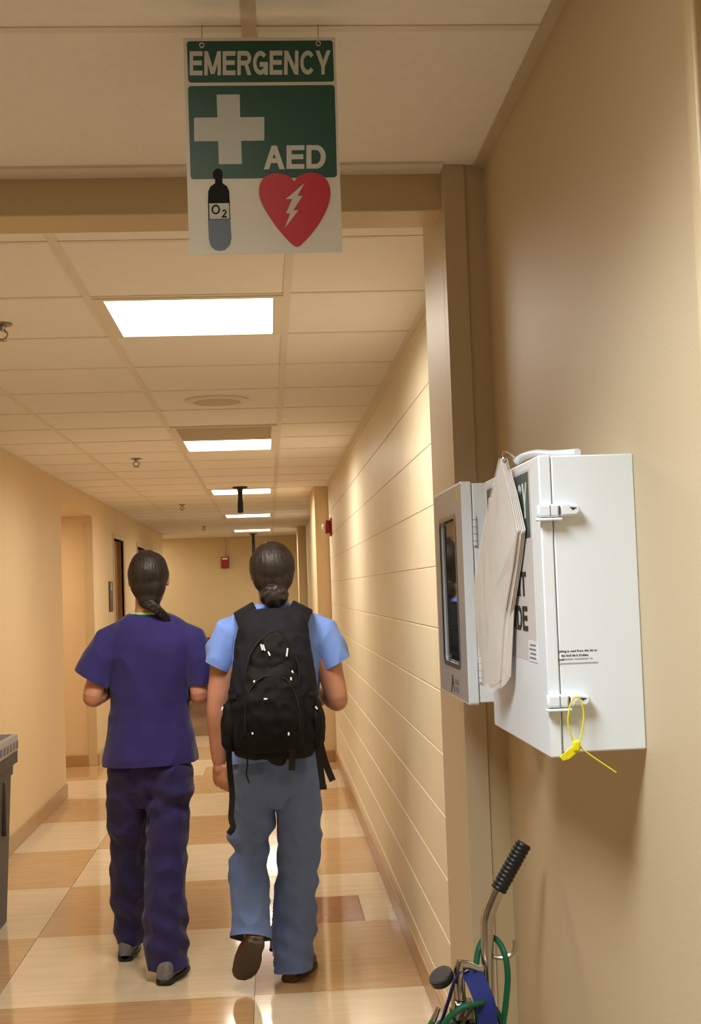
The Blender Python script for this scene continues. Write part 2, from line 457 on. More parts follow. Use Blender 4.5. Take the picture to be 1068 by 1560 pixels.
# ---- right hall wall of painted block
wr = struct(MB().box(XR+.0035, XR+.20, 2.9, 12.0, 0, HC+.03).build('wall_right', 'block_paint'))
def block_mesh(L, H):
    g, gz, c = .0004, .0017, .0019
    b = MB(); X = XR
    y0, y1, z0, z1 = g, L-g, gz, H-gz
    b.add([(.005, y0, z0), (.005, y1, z0), (.005, y1, z1), (.005, y0, z1),
           (0, y0+c*.35, z0+c), (0, y1-c*.35, z0+c), (0, y1-c*.35, z1-c), (0, y0+c*.35, z1-c)],
          [(4, 5, 6, 7), (0, 1, 5, 4), (1, 2, 6, 5), (2, 3, 7, 6), (3, 0, 4, 7), (3, 2, 1, 0)])
    return withmat(b.mesh('block'), 'block_paint')
bk = {}
zc = [0.0] + [.15+.2032*k for k in range(12)]
zc = [z for z in zc if z < HC-.02] + [HC+.005]
for ci in range(len(zc)-1):
    ys = [3.05]; yy = 3.05 + (.13 if ci % 2 else .333)
    while yy < 11.19: ys.append(yy); yy += .4064
    ys.append(11.2)
    for k in range(len(ys)-1):
        L, H = round(ys[k+1]-ys[k], 3), round(zc[ci+1]-zc[ci], 3)
        if L < .02: continue
        if (L, H) not in bk: bk[(L, H)] = block_mesh(L, H)
        inst(bk[(L, H)], 'block', (XR, ys[k], zc[ci]), wr)
struct(MB().box(XR, XR+.2, 12.0, 21.1, 0, HC+.03).build('wall_right_far', 'block_paint'))
struct(MB().box(.425, XR+.06, 11.2, 12.4, 0, HC+.01).build('wall_right_pilaster', 'paint', bevel=.004))
struct(MB().box(.432, XR+.06, 18.05, 18.7, 0, HC+.01).build('wall_right_pilaster', 'paint', bevel=.004))

# ---- wall beside the viewer, header and jamb between the two bays
struct(MB().box(XN, XN+.25, YB, 3.05, 0, HC+.03).build('wall_near_right', 'paint_dimmed'))
struct(MB().box(XL-.1, .43, 2.727, 2.86, 2.337, HC+.03).build('wall_header', 'frame_paint', bevel=.003))
struct(MB().box(.405, XR+.06, 2.727, 3.05, 0, HC+.01).build('wall_jamb', 'column_paint', bevel=.004))
struct(MB().box(.405, .452, 2.684, 2.727, 0, HC+.012).build('trim_1', 'column_paint'))
struct(MB().box(.452, XN, 2.690, 2.727, 0, HC+.012).build('trim_2', 'frame_paint'))
struct(MB().box(XL-.1, -1.35, 2.727, 3.05, 0, HC+.01).build('wall_jamb_left', 'column_paint', bevel=.004))
# doorway frame at the edge of view
df = struct(MB().box(.481, XN+.02, 1.30, 1.352, 0, 2.36).build('door_1', 'frame_paint', bevel=.004))
MB().box(.470, .486, 1.29, 1.312, 0, 2.37).build('frame_stop', 'frame_paint', df, bevel=.004)
MB().box(.488, XN+.02, .40, 1.30, 0, 2.34).build('door_leaf', 'frame_paint', df, bevel=.003)
MB().box(.481, XN+.02, .35, .40, 0, 2.36).build('frame_post', 'frame_paint', df, bevel=.003)

# ---- left wall with its recess and doorways
def wl(name, y0, y1, z0=0, z1=HC+.03, x=XL, m='paint'):
    return struct(MB().box(x-.14, x, y0, y1, z0, z1).build(name, m))
wl('wall_left', 2.727, 9.88)
struct(MB().box(-2.75, -2.6, YB, 2.9, 0, HC+.03).build('wall_near_left', 'paint_dimmed'))
struct(MB().box(-2.75, XL-.1, 2.75, 2.9, 0, HC+.03).build('wall_near_end', 'paint_dimmed'))
wl('wall_left_lintel', 9.88, 11.62, 2.25)
wl('wall_left_mid', 11.62, 13.15)
wl('wall_left_lintel', 13.15, 14.03, 2.115)
wl('wall_left_mid', 14.03, 15.47)
wl('wall_left_lintel', 15.47, 16.4, 2.11)
wl('wall_left_far', 16.4, 19.3)
struct(MB().box(-3.6, XL-.14, 11.62, 11.72, 0, 2.4).build('wall_recess_far', 'paint'))
struct(MB().box(-3.6, XL-.14, 9.78, 9.88, 0, 2.4).build('wall_recess_near', 'paint'))
struct(MB().box(-3.6, -3.45, 9.78, 11.72, 0, 2.4).build('wall_recess_back', 'paint'))
struct(MB().box(-3.6, XL-.14, 9.78, 11.72, 2.25, 2.4).build('wall_recess_top', 'paint'))
struct(MB().box(XL-.075, XL+.004, 11.605, 11.64, 0, 2.19).build('trim_3', 'frame_paint', bevel=.003))
struct(MB().box(-3.45, XL-.07, 11.60, 11.62, 0, .10).build('baseboard_recess', 'base_vinyl', bevel=.004))
for k, (y0, y1, zt) in enumerate(((13.15, 14.03, 2.115), (15.47, 16.4, 2.11))):
    d = struct(MB().box(XL-.12, XL-.06, y0, y1, 0, zt).build('door_%d' % (k+2), 'dark_wood'))
    MB().box(XL-.14, XL+.012, y0-.05, y0, 0, zt+.05).build('frame_post', 'frame_paint', d, bevel=.003)
    MB().box(XL-.14, XL+.012, y1, y1+.05, 0, zt+.05).build('frame_post', 'frame_paint', d, bevel=.003)
    MB().box(XL-.14, XL+.012, y0, y1, zt, zt+.05).build('frame_head', 'frame_paint', d, bevel=.003)
    MB().box(XL-.06, XL-.02, y1-.012, y1, 0, zt).build('stop', 'dark_wood', d)
    MB().tube([(XL-.06, y0+.08, 1.0), (XL-.01, y0+.08, 1.0), (XL-.01, y0+.19, 1.0)], .009, 8).build('door_handle', 'steel', d, smooth=True)
struct(MB().box(-3.6, 1.2, Y_END, Y_END+.15, 0, HC+.03).build('wall_end', 'end_paint'))
struct(MB().box(-3.15, -3.0, 19.2, Y_END, 0, HC+.03).build('wall_side_arm', 'paint'))
struct(MB().box(-3.1, XL-.14, 19.2, 19.3, 0, HC+.03).build('wall_side_arm', 'paint'))
struct(MB().box(-3.6, 1.2, YB-.15, YB, 0, HC+.03).build('wall_back', 'paint'))
# baseboards
def base(name, x0, x1, y0, y1, h=.10):
    return struct(MB().box(x0, x1, y0, y1, 0, h).build(name, 'base_vinyl', bevel=.004))
base('baseboard_left', XL, XL+.012, 3.05, 9.88); base('baseboard_left_mid', XL, XL+.012, 11.64, 13.10)
base('baseboard_left_mid', XL, XL+.012, 14.08, 15.42); base('baseboard_left_far', XL, XL+.012, 16.45, 19.3)
base('baseboard_right', XR-.012, XR+.004, 3.05, 11.2); base('baseboard_pilaster', .413, XR, 11.188, 11.2)
base('baseboard_pilaster_side', .413, .425, 11.188, 12.4)
base('baseboard_near_right', XN-.012, XN, 1.352, 2.684); base('baseboard_end', -3.0, XR, Y_END-.012, Y_END)
base('baseboard_right_far', XR-.012, XR+.002, 12.4, 18.05)

# ------------------------------------------------------------------ ceiling lights
names = ['nearest square ceiling troffer, glowing white in front of the header',
         'second ceiling troffer, glowing just past the slotted air grille',
         'third ceiling troffer, behind the hanging black pole',
         'fourth ceiling troffer, thin bright strip past the black pole',
         'farthest ceiling troffer, thin bright strip by the end wall']
def troffer(x0, x1, y0, y1, label, watts, col, group, spread=math.pi, z=HC):
    t = thing('ceiling_light', label, 'ceiling light', ((x0+x1)/2, (y0+y1)/2, z), group)
    fw = .032
    fr = MB()
    fr.rings([[(x0, y0, z+.006), (x1, y0, z+.006), (x1, y1, z+.006), (x0, y1, z+.006)],
              [(x0, y0, z-.004), (x1, y0, z-.004), (x1, y1, z-.004), (x0, y1, z-.004)],
              [(x0+fw, y0+fw*.8, z-.004), (x1-fw, y0+fw*.8, z-.004), (x1-fw, y1-fw*.5, z-.004), (x0+fw, y1-fw*.5, z-.004)],
              [(x0+fw, y0+fw*.8, z+.006), (x1-fw, y0+fw*.8, z+.006), (x1-fw, y1-fw*.5, z+.006), (x0+fw, y1-fw*.5, z+.006)]], closed=True)
    fr.build('frame', 'tbar', t)
    MB().box(x0+fw, x1-fw, y0+fw*.8, y1-fw*.5, z, z+.006).build('diffuser', 'diffuser', t)
    ld = bpy.data.lights.new('lamp', 'AREA'); ld.shape = 'RECTANGLE'; ld.size = x1-x0-2*fw; ld.size_y = y1-y0-2*fw
    ld.energy = watts; ld.color = col; ld.spread = spread
    lo = bpy.data.objects.new('lamp', ld); C.objects.link(lo); lo.location = ((x0+x1)/2, (y0+y1)/2, z-.008)
    lo.parent = t; lo.matrix_parent_inverse = ABS[t.name].inverted()
    return t
for nm, y0 in zip(names, LIGHTS):
    troffer(-.5139, .0717, y0+.012, y0+T-.012, nm, HALL_W, HALL_COL, 'hall ceiling troffers', math.radians(168))
troffer(-.6026, -.017, .80, 1.39, 'square ceiling troffer above the viewer, before the hanging sign', NEAR_W, NEAR_COL, 'hall ceiling troffers', math.radians(128))
troffer(-2.75, -2.15, 10.45, 11.05, 'added unseen ceiling troffer brightening the recess on the left', 9, HALL_COL, 'hall ceiling troffers', z=2.25)  # lamp added out of view to brighten the recess
troffer(-2.7, -2.1, 19.85, 20.45, 'ceiling troffer in the side arm at the far left end', 14, HALL_COL, 'hall ceiling troffers')

# ------------------------------------------------------------------ ceiling fittings
v = thing('air_grille', 'slotted metal air grille in the ceiling next to the second light', 'vent', (-.22, 7.2, HC))
x0, x1, y0, y1 = -.5139, .0717, 6.912, 7.498
MB().rings([[(x0, y0, HC+.004), (x1, y0, HC+.004), (x1, y1, HC+.004), (x0, y1, HC+.004)],
            [(x0, y0, HC-.005), (x1, y0, HC-.005), (x1, y1, HC-.005), (x0, y1, HC-.005)],
            [(x0+.03, y0+.03, HC-.005), (x1-.03, y0+.03, HC-.005), (x1-.03, y1-.03, HC-.005), (x0+.03, y1-.03, HC-.005)],
            [(x0+.03, y0+.03, HC+.004), (x1-.03, y0+.03, HC+.004), (x1-.03, y1-.03, HC+.004), (x0+.03, y1-.03, HC+.004)]], closed=True).build('frame', 'tbar', v)
MB().box(x0+.03, x1-.03, y0+.03, y1-.03, HC+.016, HC+.022).build('back_panel', 'steel', v)
sl = MB().add([(0, 0, .012), (.525, 0, .012), (.525, .022, -.002), (0, .022, -.002), (0, .002, .014), (.525, .002, .014), (.525, .024, 0), (0, .024, 0)],
              [(0, 1, 2, 3), (7, 6, 5, 4), (0, 4, 5, 1), (1, 5, 6, 2), (2, 6, 7, 3), (3, 7, 4, 0)])
slm = withmat(sl.mesh('slat'), 'tbar_trim')
for k in range(15): inst(slm, 'slat', (x0+.03, y0+.04+k*.034, HC), v)
for py, lb in ((11.6, None), (17.9, None)): pass

sp = thing('ceiling_speaker', 'round white speaker grille set flush in the hall ceiling', 'speaker', (-.22, 5.98, HC))
def lathe(prof, c, n=28):
    mb = MB(); mb.rings([[(c[0]+r*math.cos(2*math.pi*j/n), c[1]+r*math.sin(2*math.pi*j/n), c[2]+z) for j in range(n)] for r, z in prof]); return mb
lathe([(.150, .006), (.150, -.004), (.140, -.010), (.115, -.010), (.112, -.004), (.112, .006)], (-.22, 5.98, HC), 36).build('ring', 'tbar', sp, smooth=True)
lathe([(.112, .004), (.112, -.004), (.09, -.009), (.03, -.013), (.002, -.014)], (-.22, 5.98, HC), 36).build('grille', 'tbar_trim', sp, smooth=True)

spk_labels = ['brass fire sprinkler head in ceiling at the left picture edge, nearest one',
              'second fire sprinkler head from the viewer, left of the second light',
              'third fire sprinkler head, small, left of the hanging black pole',
              'farthest tiny fire sprinkler head above the left doorways']
for yy, lb in zip((4.205, 8.47, 12.95, 17.27), spk_labels):
    c = (-.858, yy, HC)
    t = thing('fire_sprinkler', lb, 'sprinkler', c, 'hall sprinkler heads')
    lathe([(.036, .004), (.036, -.003), (.020, -.006), (.016, .0)], c, 20).build('escutcheon', 'steel', t, smooth=True)
    lathe([(.013, .0), (.013, -.012), (.009, -.018), (.009, -.022)], c, 12).build('stem', 'steel', t, smooth=True)
    for s in (-1, 1):
        MB().tube(spline([(c[0]+s*.008, yy, HC-.020), (c[0]+s*.020, yy, HC-.032), (c[0]+s*.014, yy, HC-.046), (c[0], yy, HC-.052)], 4), .0035, 6).build('frame_arm', 'steel', t, smooth=True)
    lathe([(.018, -.052), (.018, -.055), (.004, -.058)], c, 14).build('deflector', 'steel', t, smooth=True)

for (px, py, ln, lb) in ((-.225, 11.0, .225, 'black pole with flange hanging from the ceiling before the third light'),
                        (-.222, 19.9, .42, 'farther black pole hanging from the ceiling above the person in blue')):
    t = thing('ceiling_pole', lb, 'pole', (px, py, HC), 'black ceiling poles')
    lathe([(.065, .003), (.065, -.008), (.030, -.016), (.024, -.03)], (px, py, HC), 24).build('flange', 'black_metal', t, smooth=True)
    lathe([(.022, -.012), (.022, -.09), (.025, -.10), (.026, -ln+.01), (.022, -ln)], (px, py, HC), 20).build('shaft', 'black_metal', t, smooth=True)

# ------------------------------------------------------------------ hanging sign
SY = 1.960
sg = thing('hanging_sign', 'green and white emergency AED sign with red heart hanging from ceiling', 'sign', (.011, SY, 2.387))
def S(zx, zy, t=0.0):
    le = 122+(zy-190)*.0275; ri = 903+(zy-190)*.0385
    u = (zx-le)/(ri-le)
    return Vector((-.1085+.2405*u, SY-.0022-t, 2.3865-(zy-190)/1102*.3475))
plate = MB().prism([(122, 190), (903, 190), (945, 1292), (152, 1292)], lambda u, v_, t: S(u, v_, t), -.003, 0).build('plate', 'sign_white', sg)
def flat(poly, name, m, t1=.0007, t0=0.0, parent=sg):
    return MB().prism(poly, lambda u, v_, t: S(u, v_, t), t0, t1).build(name, m, parent)
def skew(poly): return poly
flat([(u+(v_-210)*.04, v_) for u, v_ in rrect(140, 890, 208, 420, 14)], 'green_panel', 'sign_green')
flat([(u+(v_-440)*.03, v_) for u, v_ in rrect(146, 901, 438, 911, 16)], 'green_panel', 'sign_green')
sk = lambda u, v_: (u+(v_-483)*.034, v_)
flat([sk(*q) for q in [(293, 483), (411, 483), (410, 600), (534, 600), (530, 720), (411, 720), (411, 838), (293, 838), (293, 720), (170, 720), (174, 600), (293, 600)]],
     'white_cross', 'print_white', .0012)
tf = lambda u, v_, t: S(u, -v_, .0008+t)
letters('EMERGENCY', 'lettering', 'print_white', sg, tf, 155, 878, -384, -261, 0, .0006, .19, .20)
letters('AED', 'lettering', 'print_white', sg, lambda u, v_, t: tf(u-(v_+868)*.03*0, v_, t), 536, 856, -867, -747, 0, .0006, .20, .16)
hp = [(p[0], p[1]) for p in spline([(693, 932, 0), (715, 905, 0), (750, 890, 0), (790, 887, 0), (830, 898, 0), (862, 925, 0), (879, 965, 0), (880, 1010, 0), (866, 1065, 0), (838, 1122, 0), (798, 1180, 0), (752, 1230, 0), (707, 1263, 0), (655, 1222, 0), (600, 1158, 0), (555, 1092, 0), (525, 1040, 0), (511, 990, 0), (515, 945, 0), (535, 912, 0), (570, 892, 0), (607, 888, 0), (647, 896, 0), (676, 912, 0), (693, 932, 0)], 3)[:-1]]
flat(hp, 'red_heart', 'sign_red', .0014)
flat([(747, 940), (650, 1020), (683, 1020), (652, 1092), (672, 1092), (645, 1168), (714, 1078), (688, 1078), (735, 1005), (710, 1005)], 'lightning_bolt', 'print_white', .0020)
flat([(250, 975), (262, 950), (285, 935), (286, 905), (322, 905), (324, 935), (346, 950), (358, 975), (361, 1032), (249, 1032)], 'cylinder_top', 'sign_black', .0013)
flat([(299+26*math.cos(k*math.pi/8), 890+30*math.sin(k*math.pi/8)) for k in range(16)], 'cylinder_valve', 'sign_black', .0015)
flat([(249, 1118), (364, 1118), (370, 1215), (360, 1250), (338, 1270), (312, 1276), (286, 1270), (262, 1250), (254, 1215)], 'cylinder_body', 'sign_slate', .0013)
flat([(249, 1032), (361, 1032), (364, 1118), (251, 1118)], 'cylinder_edge', 'sign_black', .0009)
flat([(255, 1036), (357, 1036), (359, 1115), (257, 1115)], 'cylinder_label', 'print_white', .0012)
letters('O', 'lettering', 'sign_black', sg, lambda u, v_, t: S(u, -v_, .0012+t), 267, 311, -1092, -1044, 0, .0004, .15)
letters('2', 'lettering', 'sign_black', sg, lambda u, v_, t: S(u, -v_, .0012+t), 320, 346, -1109, -1069, 0, .0004, .16)
for gx, gy, tx, ty in ((217, 230, 214, 165), (815, 225, 822, 158)):
    p = S(gx, gy)
    MB().tube([p+Vector((.0035*math.cos(a*math.pi/8), -.001, .0035*math.sin(a*math.pi/8))) for a in range(16)], .0013, 6, closed=True).build('grommet', 'chrome', sg, smooth=True)
    q = S(tx, ty)
    MB().tube([p+Vector((0, .002, 0)), p+Vector((0, 0, .006)), Vector((q.x, 2.0, HC+.004))], .0006, 6).build('wire', 'steel', sg)

# ------------------------------------------------------------------ white kit cabinet
KY0, KY1, KX0, KZ0, KZ1 = 1.668, 2.085, .365, 1.277, 1.679
kc = thing('kit_cabinet', 'white steel wall cabinet with two side latches and paper packet on front', 'cabinet', (.43, 1.87, KZ0))
MB().box(.3826, XN, KY0, KY1, KZ0+.006, KZ1-.0005).build('body', 'enamel', kc, bevel=.002)
MB().box(.3812, .3838, KY0+.006, KY1-.003, KZ0+.008, KZ1-.003).build('gasket', 'rubber_gap', kc)
kd = MB().box(KX0, .3815, KY0-.001, KY1+.001, KZ0, KZ1+.0005).build('door', 'enamel', kc, bevel=.002)
# door face: recessed poster with green head and lettering (faces the hall)
FX = lambda u, v_, t: Vector((KX0-t, u, v_))
MB().prism([(1.722, 1.40), (2.070, 1.40), (2.070, 1.668), (1.722, 1.668)], FX, -.0004, .0005).build('poster', 'sticker_pale', kd)
MB().prism([(1.733, 1.572), (2.064, 1.572), (2.064, 1.664), (1.733, 1.664)], FX, .0002, .0009).build('poster_head', 'sticker_green', kd)
FXr = lambda u, v_, t: Vector((KX0-.0009-t, -u, v_))
FXk = lambda u, v_, t: Vector((KX0-.0005-t, -u, v_))
letters('EMERGENCY', 'lettering', 'sticker_letter', kd, FXr, -2.05, -1.745, 1.600, 1.650, 0, .0004, .16)
letters('KIT', 'lettering', 'print_black', kd, FXk, -1.872, -1.776, 1.490, 1.525, 0, .0004, .20)
letters('INSIDE', 'lettering', 'print_black', kd, FXk, -1.965, -1.776, 1.441, 1.476, 0, .0004, .20)
nl = MB().prism([(1.722, 1.399), (1.778, 1.399), (1.778, 1.428), (1.722, 1.428)], FX, .0004, .0010).build('small_label', 'enamel', kd)
for k in range(4):
    MB().prism([(1.727, 1.403+k*.006), (1.772-.006*(k % 2), 1.403+k*.006), (1.772-.006*(k % 2), 1.4055+k*.006), (1.727, 1.4055+k*.006)], FX, .0008, .0012).build('printed_line', 'print_grey', nl)
# latches on the side toward the viewer
def latch(zc_, dx=0.0):
    y_ = KY0
    l = MB().box(.3595+dx, .389+dx, y_-.012, y_, zc_-.0085, zc_+.0085).build('latch', 'enamel', kc, bevel=.003)
    MB().prism([(.389+dx, zc_+.009), (.404+dx, zc_+.0095), (.416+dx, zc_+.006), (.418+dx, zc_-.002), (.412+dx, zc_-.008), (.389+dx, zc_-.008)],
               lambda u, v_, t: Vector((u, y_-t, v_)), 0, .0135).build('lever', 'enamel', l, bevel=.003)
    MB().box(.358+dx, .392+dx, y_-.014, y_-.002, zc_-.0135, zc_-.0098).build('catch_bar', 'enamel', l, bevel=.0012)
    MB().box(.3757+dx, .3763+dx, y_-.0126, y_-.011, zc_-.0075, zc_+.0075).build('slot', 'rubber_gap', l)
    MB().box(.3884+dx, .3890+dx, y_-.0142, y_-.011, zc_-.006, zc_+.006).build('slot', 'rubber_gap', l)
    MB().prism([(.402+dx, zc_+.004), (.412+dx, zc_+.003), (.406+dx, zc_-.0005)], lambda u, v_, t: Vector((u, y_-.0132-t, v_)), 0, .0007).build('eyelet', 'rubber_gap', l)
    return l
latch(1.604); latch(1.352, .002)
FS = lambda u, v_, t: Vector((u, KY0-t, v_))
tl = [('If anything is used from this kit or', .3745, .4340, 1.4155), ('the lock tie is broken,', .3850, .4220, 1.4100)]
for s_, u0, u1, zb in tl: text_part(s_, 'printed_line', 'print_black', kc, FS, u0, u1, zb-.0012, zb+.0028, .0003, .012)
text_part('email', 'printed_line', 'print_black', kc, FS, .3800, .3890, 1.4048-.0004, 1.4048+.0027, .0003, .012)
for u0, u1, zb in ((.3902, .4020, 1.4048), (.4032, .4225, 1.4048), (.4240, .4278, 1.4048), (.3720, .4000, 1.3990), (.4008, .4345, 1.3990)):
    uu = u0
    while uu < u1-.0008:                     # unreadable small type
        MB().prism([(uu, zb), (uu+.0011, zb), (uu+.0011, zb+.0021), (uu, zb+.0021)], FS, 0, .0002).build('printed_line', 'print_grey', kc); uu += .0019

# white coated hook with wire on top of the cabinet
hk = thing('hook', 'white coated hook and wire resting on top of kit cabinet', 'hook', (.40, 1.82, KZ1))
MB().tube(spline([(.425, 1.69, 1.684), (.408, 1.76, 1.690), (.398, 1.83, 1.699), (.388, 1.875, 1.699), (.378, 1.885, 1.692)], 6), [.0055]*25, 12).build('coated_bend', 'enamel', hk, smooth=True)
MB().tube(spline([(.380, 1.884, 1.695), (.366, 1.87, 1.705), (.352, 1.84, 1.704), (.345, 1.808, 1.694), (.346, 1.805, 1.684), (.349, 1.803, 1.688)], 5), .0013, 6).build('wire', 'chrome', hk, smooth=True)

# packet of paper in clear sleeve hanging from its corner
pk = thing('paper_packet', 'clear sleeve stuffed with paper sheets hanging by one corner on cabinet door', 'paper packet', (.345, 1.85, 1.68))
base_poly = [(1.827, 0.3480, 1.693), (1.781, 0.3520, 1.634), (1.752, 0.3555, 1.579), (1.790, 0.3560, 1.535), (1.852, 0.3530, 1.461), (1.888, 0.3500, 1.357), (1.911, 0.3450, 1.348), (1.957, 0.3370, 1.346), (1.997, 0.3330, 1.411), (2.020, 0.3330, 1.499), (1.924, 0.3410, 1.610)]
def sheet(dx, dy, dz, sc, th, name, m):
    mb = MB(); c = Vector((.338, 1.88, 1.49)); n = len(base_poly); T0 = Vector((.348, 1.827, 1.693))
    front = []; back = []
    for (yy, xx, zz) in base_poly:
        p = T0+(Vector((xx, yy, zz))-T0)*sc
        p = p+Vector((dx, dy*(1.688-zz)/.3, dz*(1.688-zz)/.3))
        front.append(p); back.append(p+Vector((th, 0, 0)))
    cf = sum(front, Vector())/n+Vector((-.003, 0, 0)); cb = cf+Vector((th, 0, 0))
    mid = [(p*.55+cf*.45)+Vector((-.0008*math.sin(i*1.7), 0, 0)) for i, p in enumerate(front)]
    vs_ = front+mid+[cf]+back+[cb]
    fs_ = []
    for i in range(n):
        k = (i+1) % n
        fs_ += [(i, k, n+k, n+i), (n+i, n+k, 2*n), (i, 2*n+1+i, 2*n+1+k, k), (2*n+1+k, 2*n+1+i, 3*n+1)]
    mb.add(vs_, fs_); return mb.build(name, m, pk)
for k in range(5):
    sheet(.0055-.0022*k, -.006+.006*k, .004-.005*(k % 3), .975, .0010, 'sheet', 'paper')
sheet(-.0062, .020, -.004, 1.0, .0004, 'sleeve', 'clear_plastic')

# yellow seal
ys_ = thing('seal_tie', 'yellow plastic pull-tight seal looped through the lower cabinet latch', 'seal', (.395, KY0, 1.285))
MB().tube(spline([(.393, KY0-.016, 1.297), (.386, KY0-.018, 1.325), (.392, KY0-.018, 1.352), (.402, KY0-.017, 1.356), (.408, KY0-.016, 1.335), (.403, KY0-.016, 1.306), (.396, KY0-.016, 1.294)], 6), .0011, 8).build('loop', 'yellow_plastic', ys_, smooth=True)
MB().box(.391, .401, KY0-.021, KY0-.012, 1.286, 1.301).build('lock_body', 'yellow_plastic', ys_, bevel=.003)
MB().prism([(.4035, 1.291), (.399, 1.2985), (.384, 1.289), (.373, 1.280), (.377, 1.275), (.386, 1.277)], lambda u, v_, t: Vector((u, KY0-.016-t, v_)), 0, .002).build('flag', 'yellow_plastic', ys_, bevel=.0006)
MB().tube(spline([(.400, KY0-.016, 1.292), (.418, KY0-.016, 1.278), (.447, KY0-.018, 1.257)], 6), .0009, 6).build('tail', 'yellow_plastic', ys_, smooth=True)

# ------------------------------------------------------------------ AED cabinet
AY0, AY1, AZ0, AZ1 = 2.205, 2.565, 1.299, 1.692
ac = thing('defibrillator_cabinet', 'white wall cabinet with tall dark window in its door, beyond kit cabinet', 'cabinet', (.43, 2.38, AZ0))
b = MB()
b.box(.3625, XN, AY0, AY0+.012, AZ0+.004, AZ1-.004); b.build('side_panel', 'enamel', ac, bevel=.002)
MB().box(.3625, XN, AY1-.012, AY1, AZ0+.004, AZ1-.004).build('side_panel', 'enamel', ac, bevel=.002)
MB().box(.3625, XN, AY0+.012, AY1-.012, AZ0+.004, AZ0+.016).build('bottom_panel', 'enamel', ac)
MB().box(.3625, XN, AY0+.012, AY1-.012, AZ1-.016, AZ1-.004).build('top_panel', 'enamel', ac)
MB().box(XN-.012, XN, AY0+.012, AY1-.012, AZ0+.016, AZ1-.016).build('back_panel', 'enamel_grey', ac)
MB().box(.361, .364, AY0+.006, AY0+.011, AZ0+.006, AZ1-.006).build('gasket', 'rubber_gap', ac)
WY0, WY1, WZ0, WZ1 = 2.287, 2.492, 1.362, 1.634
outer = rrect(AY0, AY1, AZ0, AZ1, .006, 5); inner = rrect(WY0, WY1, WZ0, WZ1, .012, 5)
dm = MB()
dm.rings([[(.361, u, v_) for u, v_ in outer], [(.343, u, v_) for u, v_ in outer], [(.343, u, v_) for u, v_ in inner], [(.361, u, v_) for u, v_ in inner]], closed=True)
ad = dm.build('door', 'enamel', ac, bevel=.0015)
MB().rings([[(.3432, u, v_) for u, v_ in rrect(AY0+.004, AY1-.004, AZ0+.004, AZ1-.004, .004)], [(.3424, u, v_) for u, v_ in rrect(AY0+.004, AY1-.004, AZ0+.004, AZ1-.004, .004)], [(.3424, u, v_) for u, v_ in inner], [(.3432, u, v_) for u, v_ in inner]], closed=True).build('shade_plate', 'face_shade_grey', ad)  # thin grey sheet added over the white door as its shade
io = rrect(WY0-.006, WY1+.006, WZ0-.006, WZ1+.006, .014, 5); ii = rrect(WY0+.002, WY1-.002, WZ0+.002, WZ1-.002, .011, 5)
MB().rings([[(.3435, u, v_) for u, v_ in io], [(.3410, u, v_) for u, v_ in io], [(.3410, u, v_) for u, v_ in ii], [(.3435, u, v_) for u, v_ in ii]], closed=True).build('window_trim', 'steel', ad)
MB().prism(inner, lambda u, v_, t: Vector((.348+t, u, v_)), 0, .003).build('window_pane', 'glass_dark', ad)
for zc_ in (1.604, 1.365):
    h = MB().cyl((.3645, AY0-.0035, zc_-.026), (.3645, AY0-.0035, zc_+.026), .0035, 10).build('hinge', 'enamel', ac, smooth=True)
    for k in range(4):
        MB().cyl((.3645, AY0-.0035, zc_-.019+k*.0125), (.3645, AY0-.0035, zc_-.0182+k*.0125), .0037, 10).build('knuckle_gap', 'rubber_gap', h)
AF = lambda u, v_, t: Vector((.3424-t, u, v_))
MB().prism([(2.243, 1.664), (2.262, 1.664), (2.262, 1.682), (2.243, 1.682)], AF, 0, .0005).build('yellow_sticker', 'yellow_sticker', ad)
MB().prism([(2.408, 1.338), (2.398, 1.339), (2.402, 1.325), (2.418, 1.307), (2.410, 1.306), (2.392, 1.322), (2.390, 1.330), (2.378, 1.309), (2.372, 1.309), (2.388, 1.341)], AF, 0, .0005).build('emblem', 'print_black', ad)
MB().prism([(2.404, 1.326), (2.396, 1.329), (2.404, 1.315), (2.410, 1.312)], AF, .0003, .0008).build('emblem_accent', 'sign_red', ad)
for zb in (1.325, 1.311):
    for k in range(5):
        MB().prism([(2.362-k*.010, zb), (2.355-k*.010, zb), (2.355-k*.010, zb+.010), (2.362-k*.010, zb+.010)], AF, 0, .0005).build('emblem_bar', 'print_grey', ad)
de = thing('defibrillator', 'dark defibrillator case inside the windowed wall cabinet', 'defibrillator', (.43, 2.39, AZ0+.016))
MB().loft([(.435, 2.39, AZ0+.016, .040, .11, 5), (.435, 2.39, AZ0+.03, .043, .115, 5), (.435, 2.39, AZ0+.20, .043, .115, 5), (.435, 2.39, AZ0+.225, .036, .105, 5)], 32).build('case', 'bin_dark', de, smooth=True)
MB().tube(spline([(.435, 2.33, AZ0+.22), (.435, 2.335, AZ0+.265), (.435, 2.39, AZ0+.28), (.435, 2.445, AZ0+.265), (.435, 2.45, AZ0+.22)], 5), .009, 10).build('handle', 'black_plastic', de, smooth=True)
MB().box(.388, .394, 2.34, 2.44, AZ0+.06, AZ0+.15).build('panel', 'print_grey', de, bevel=.002)

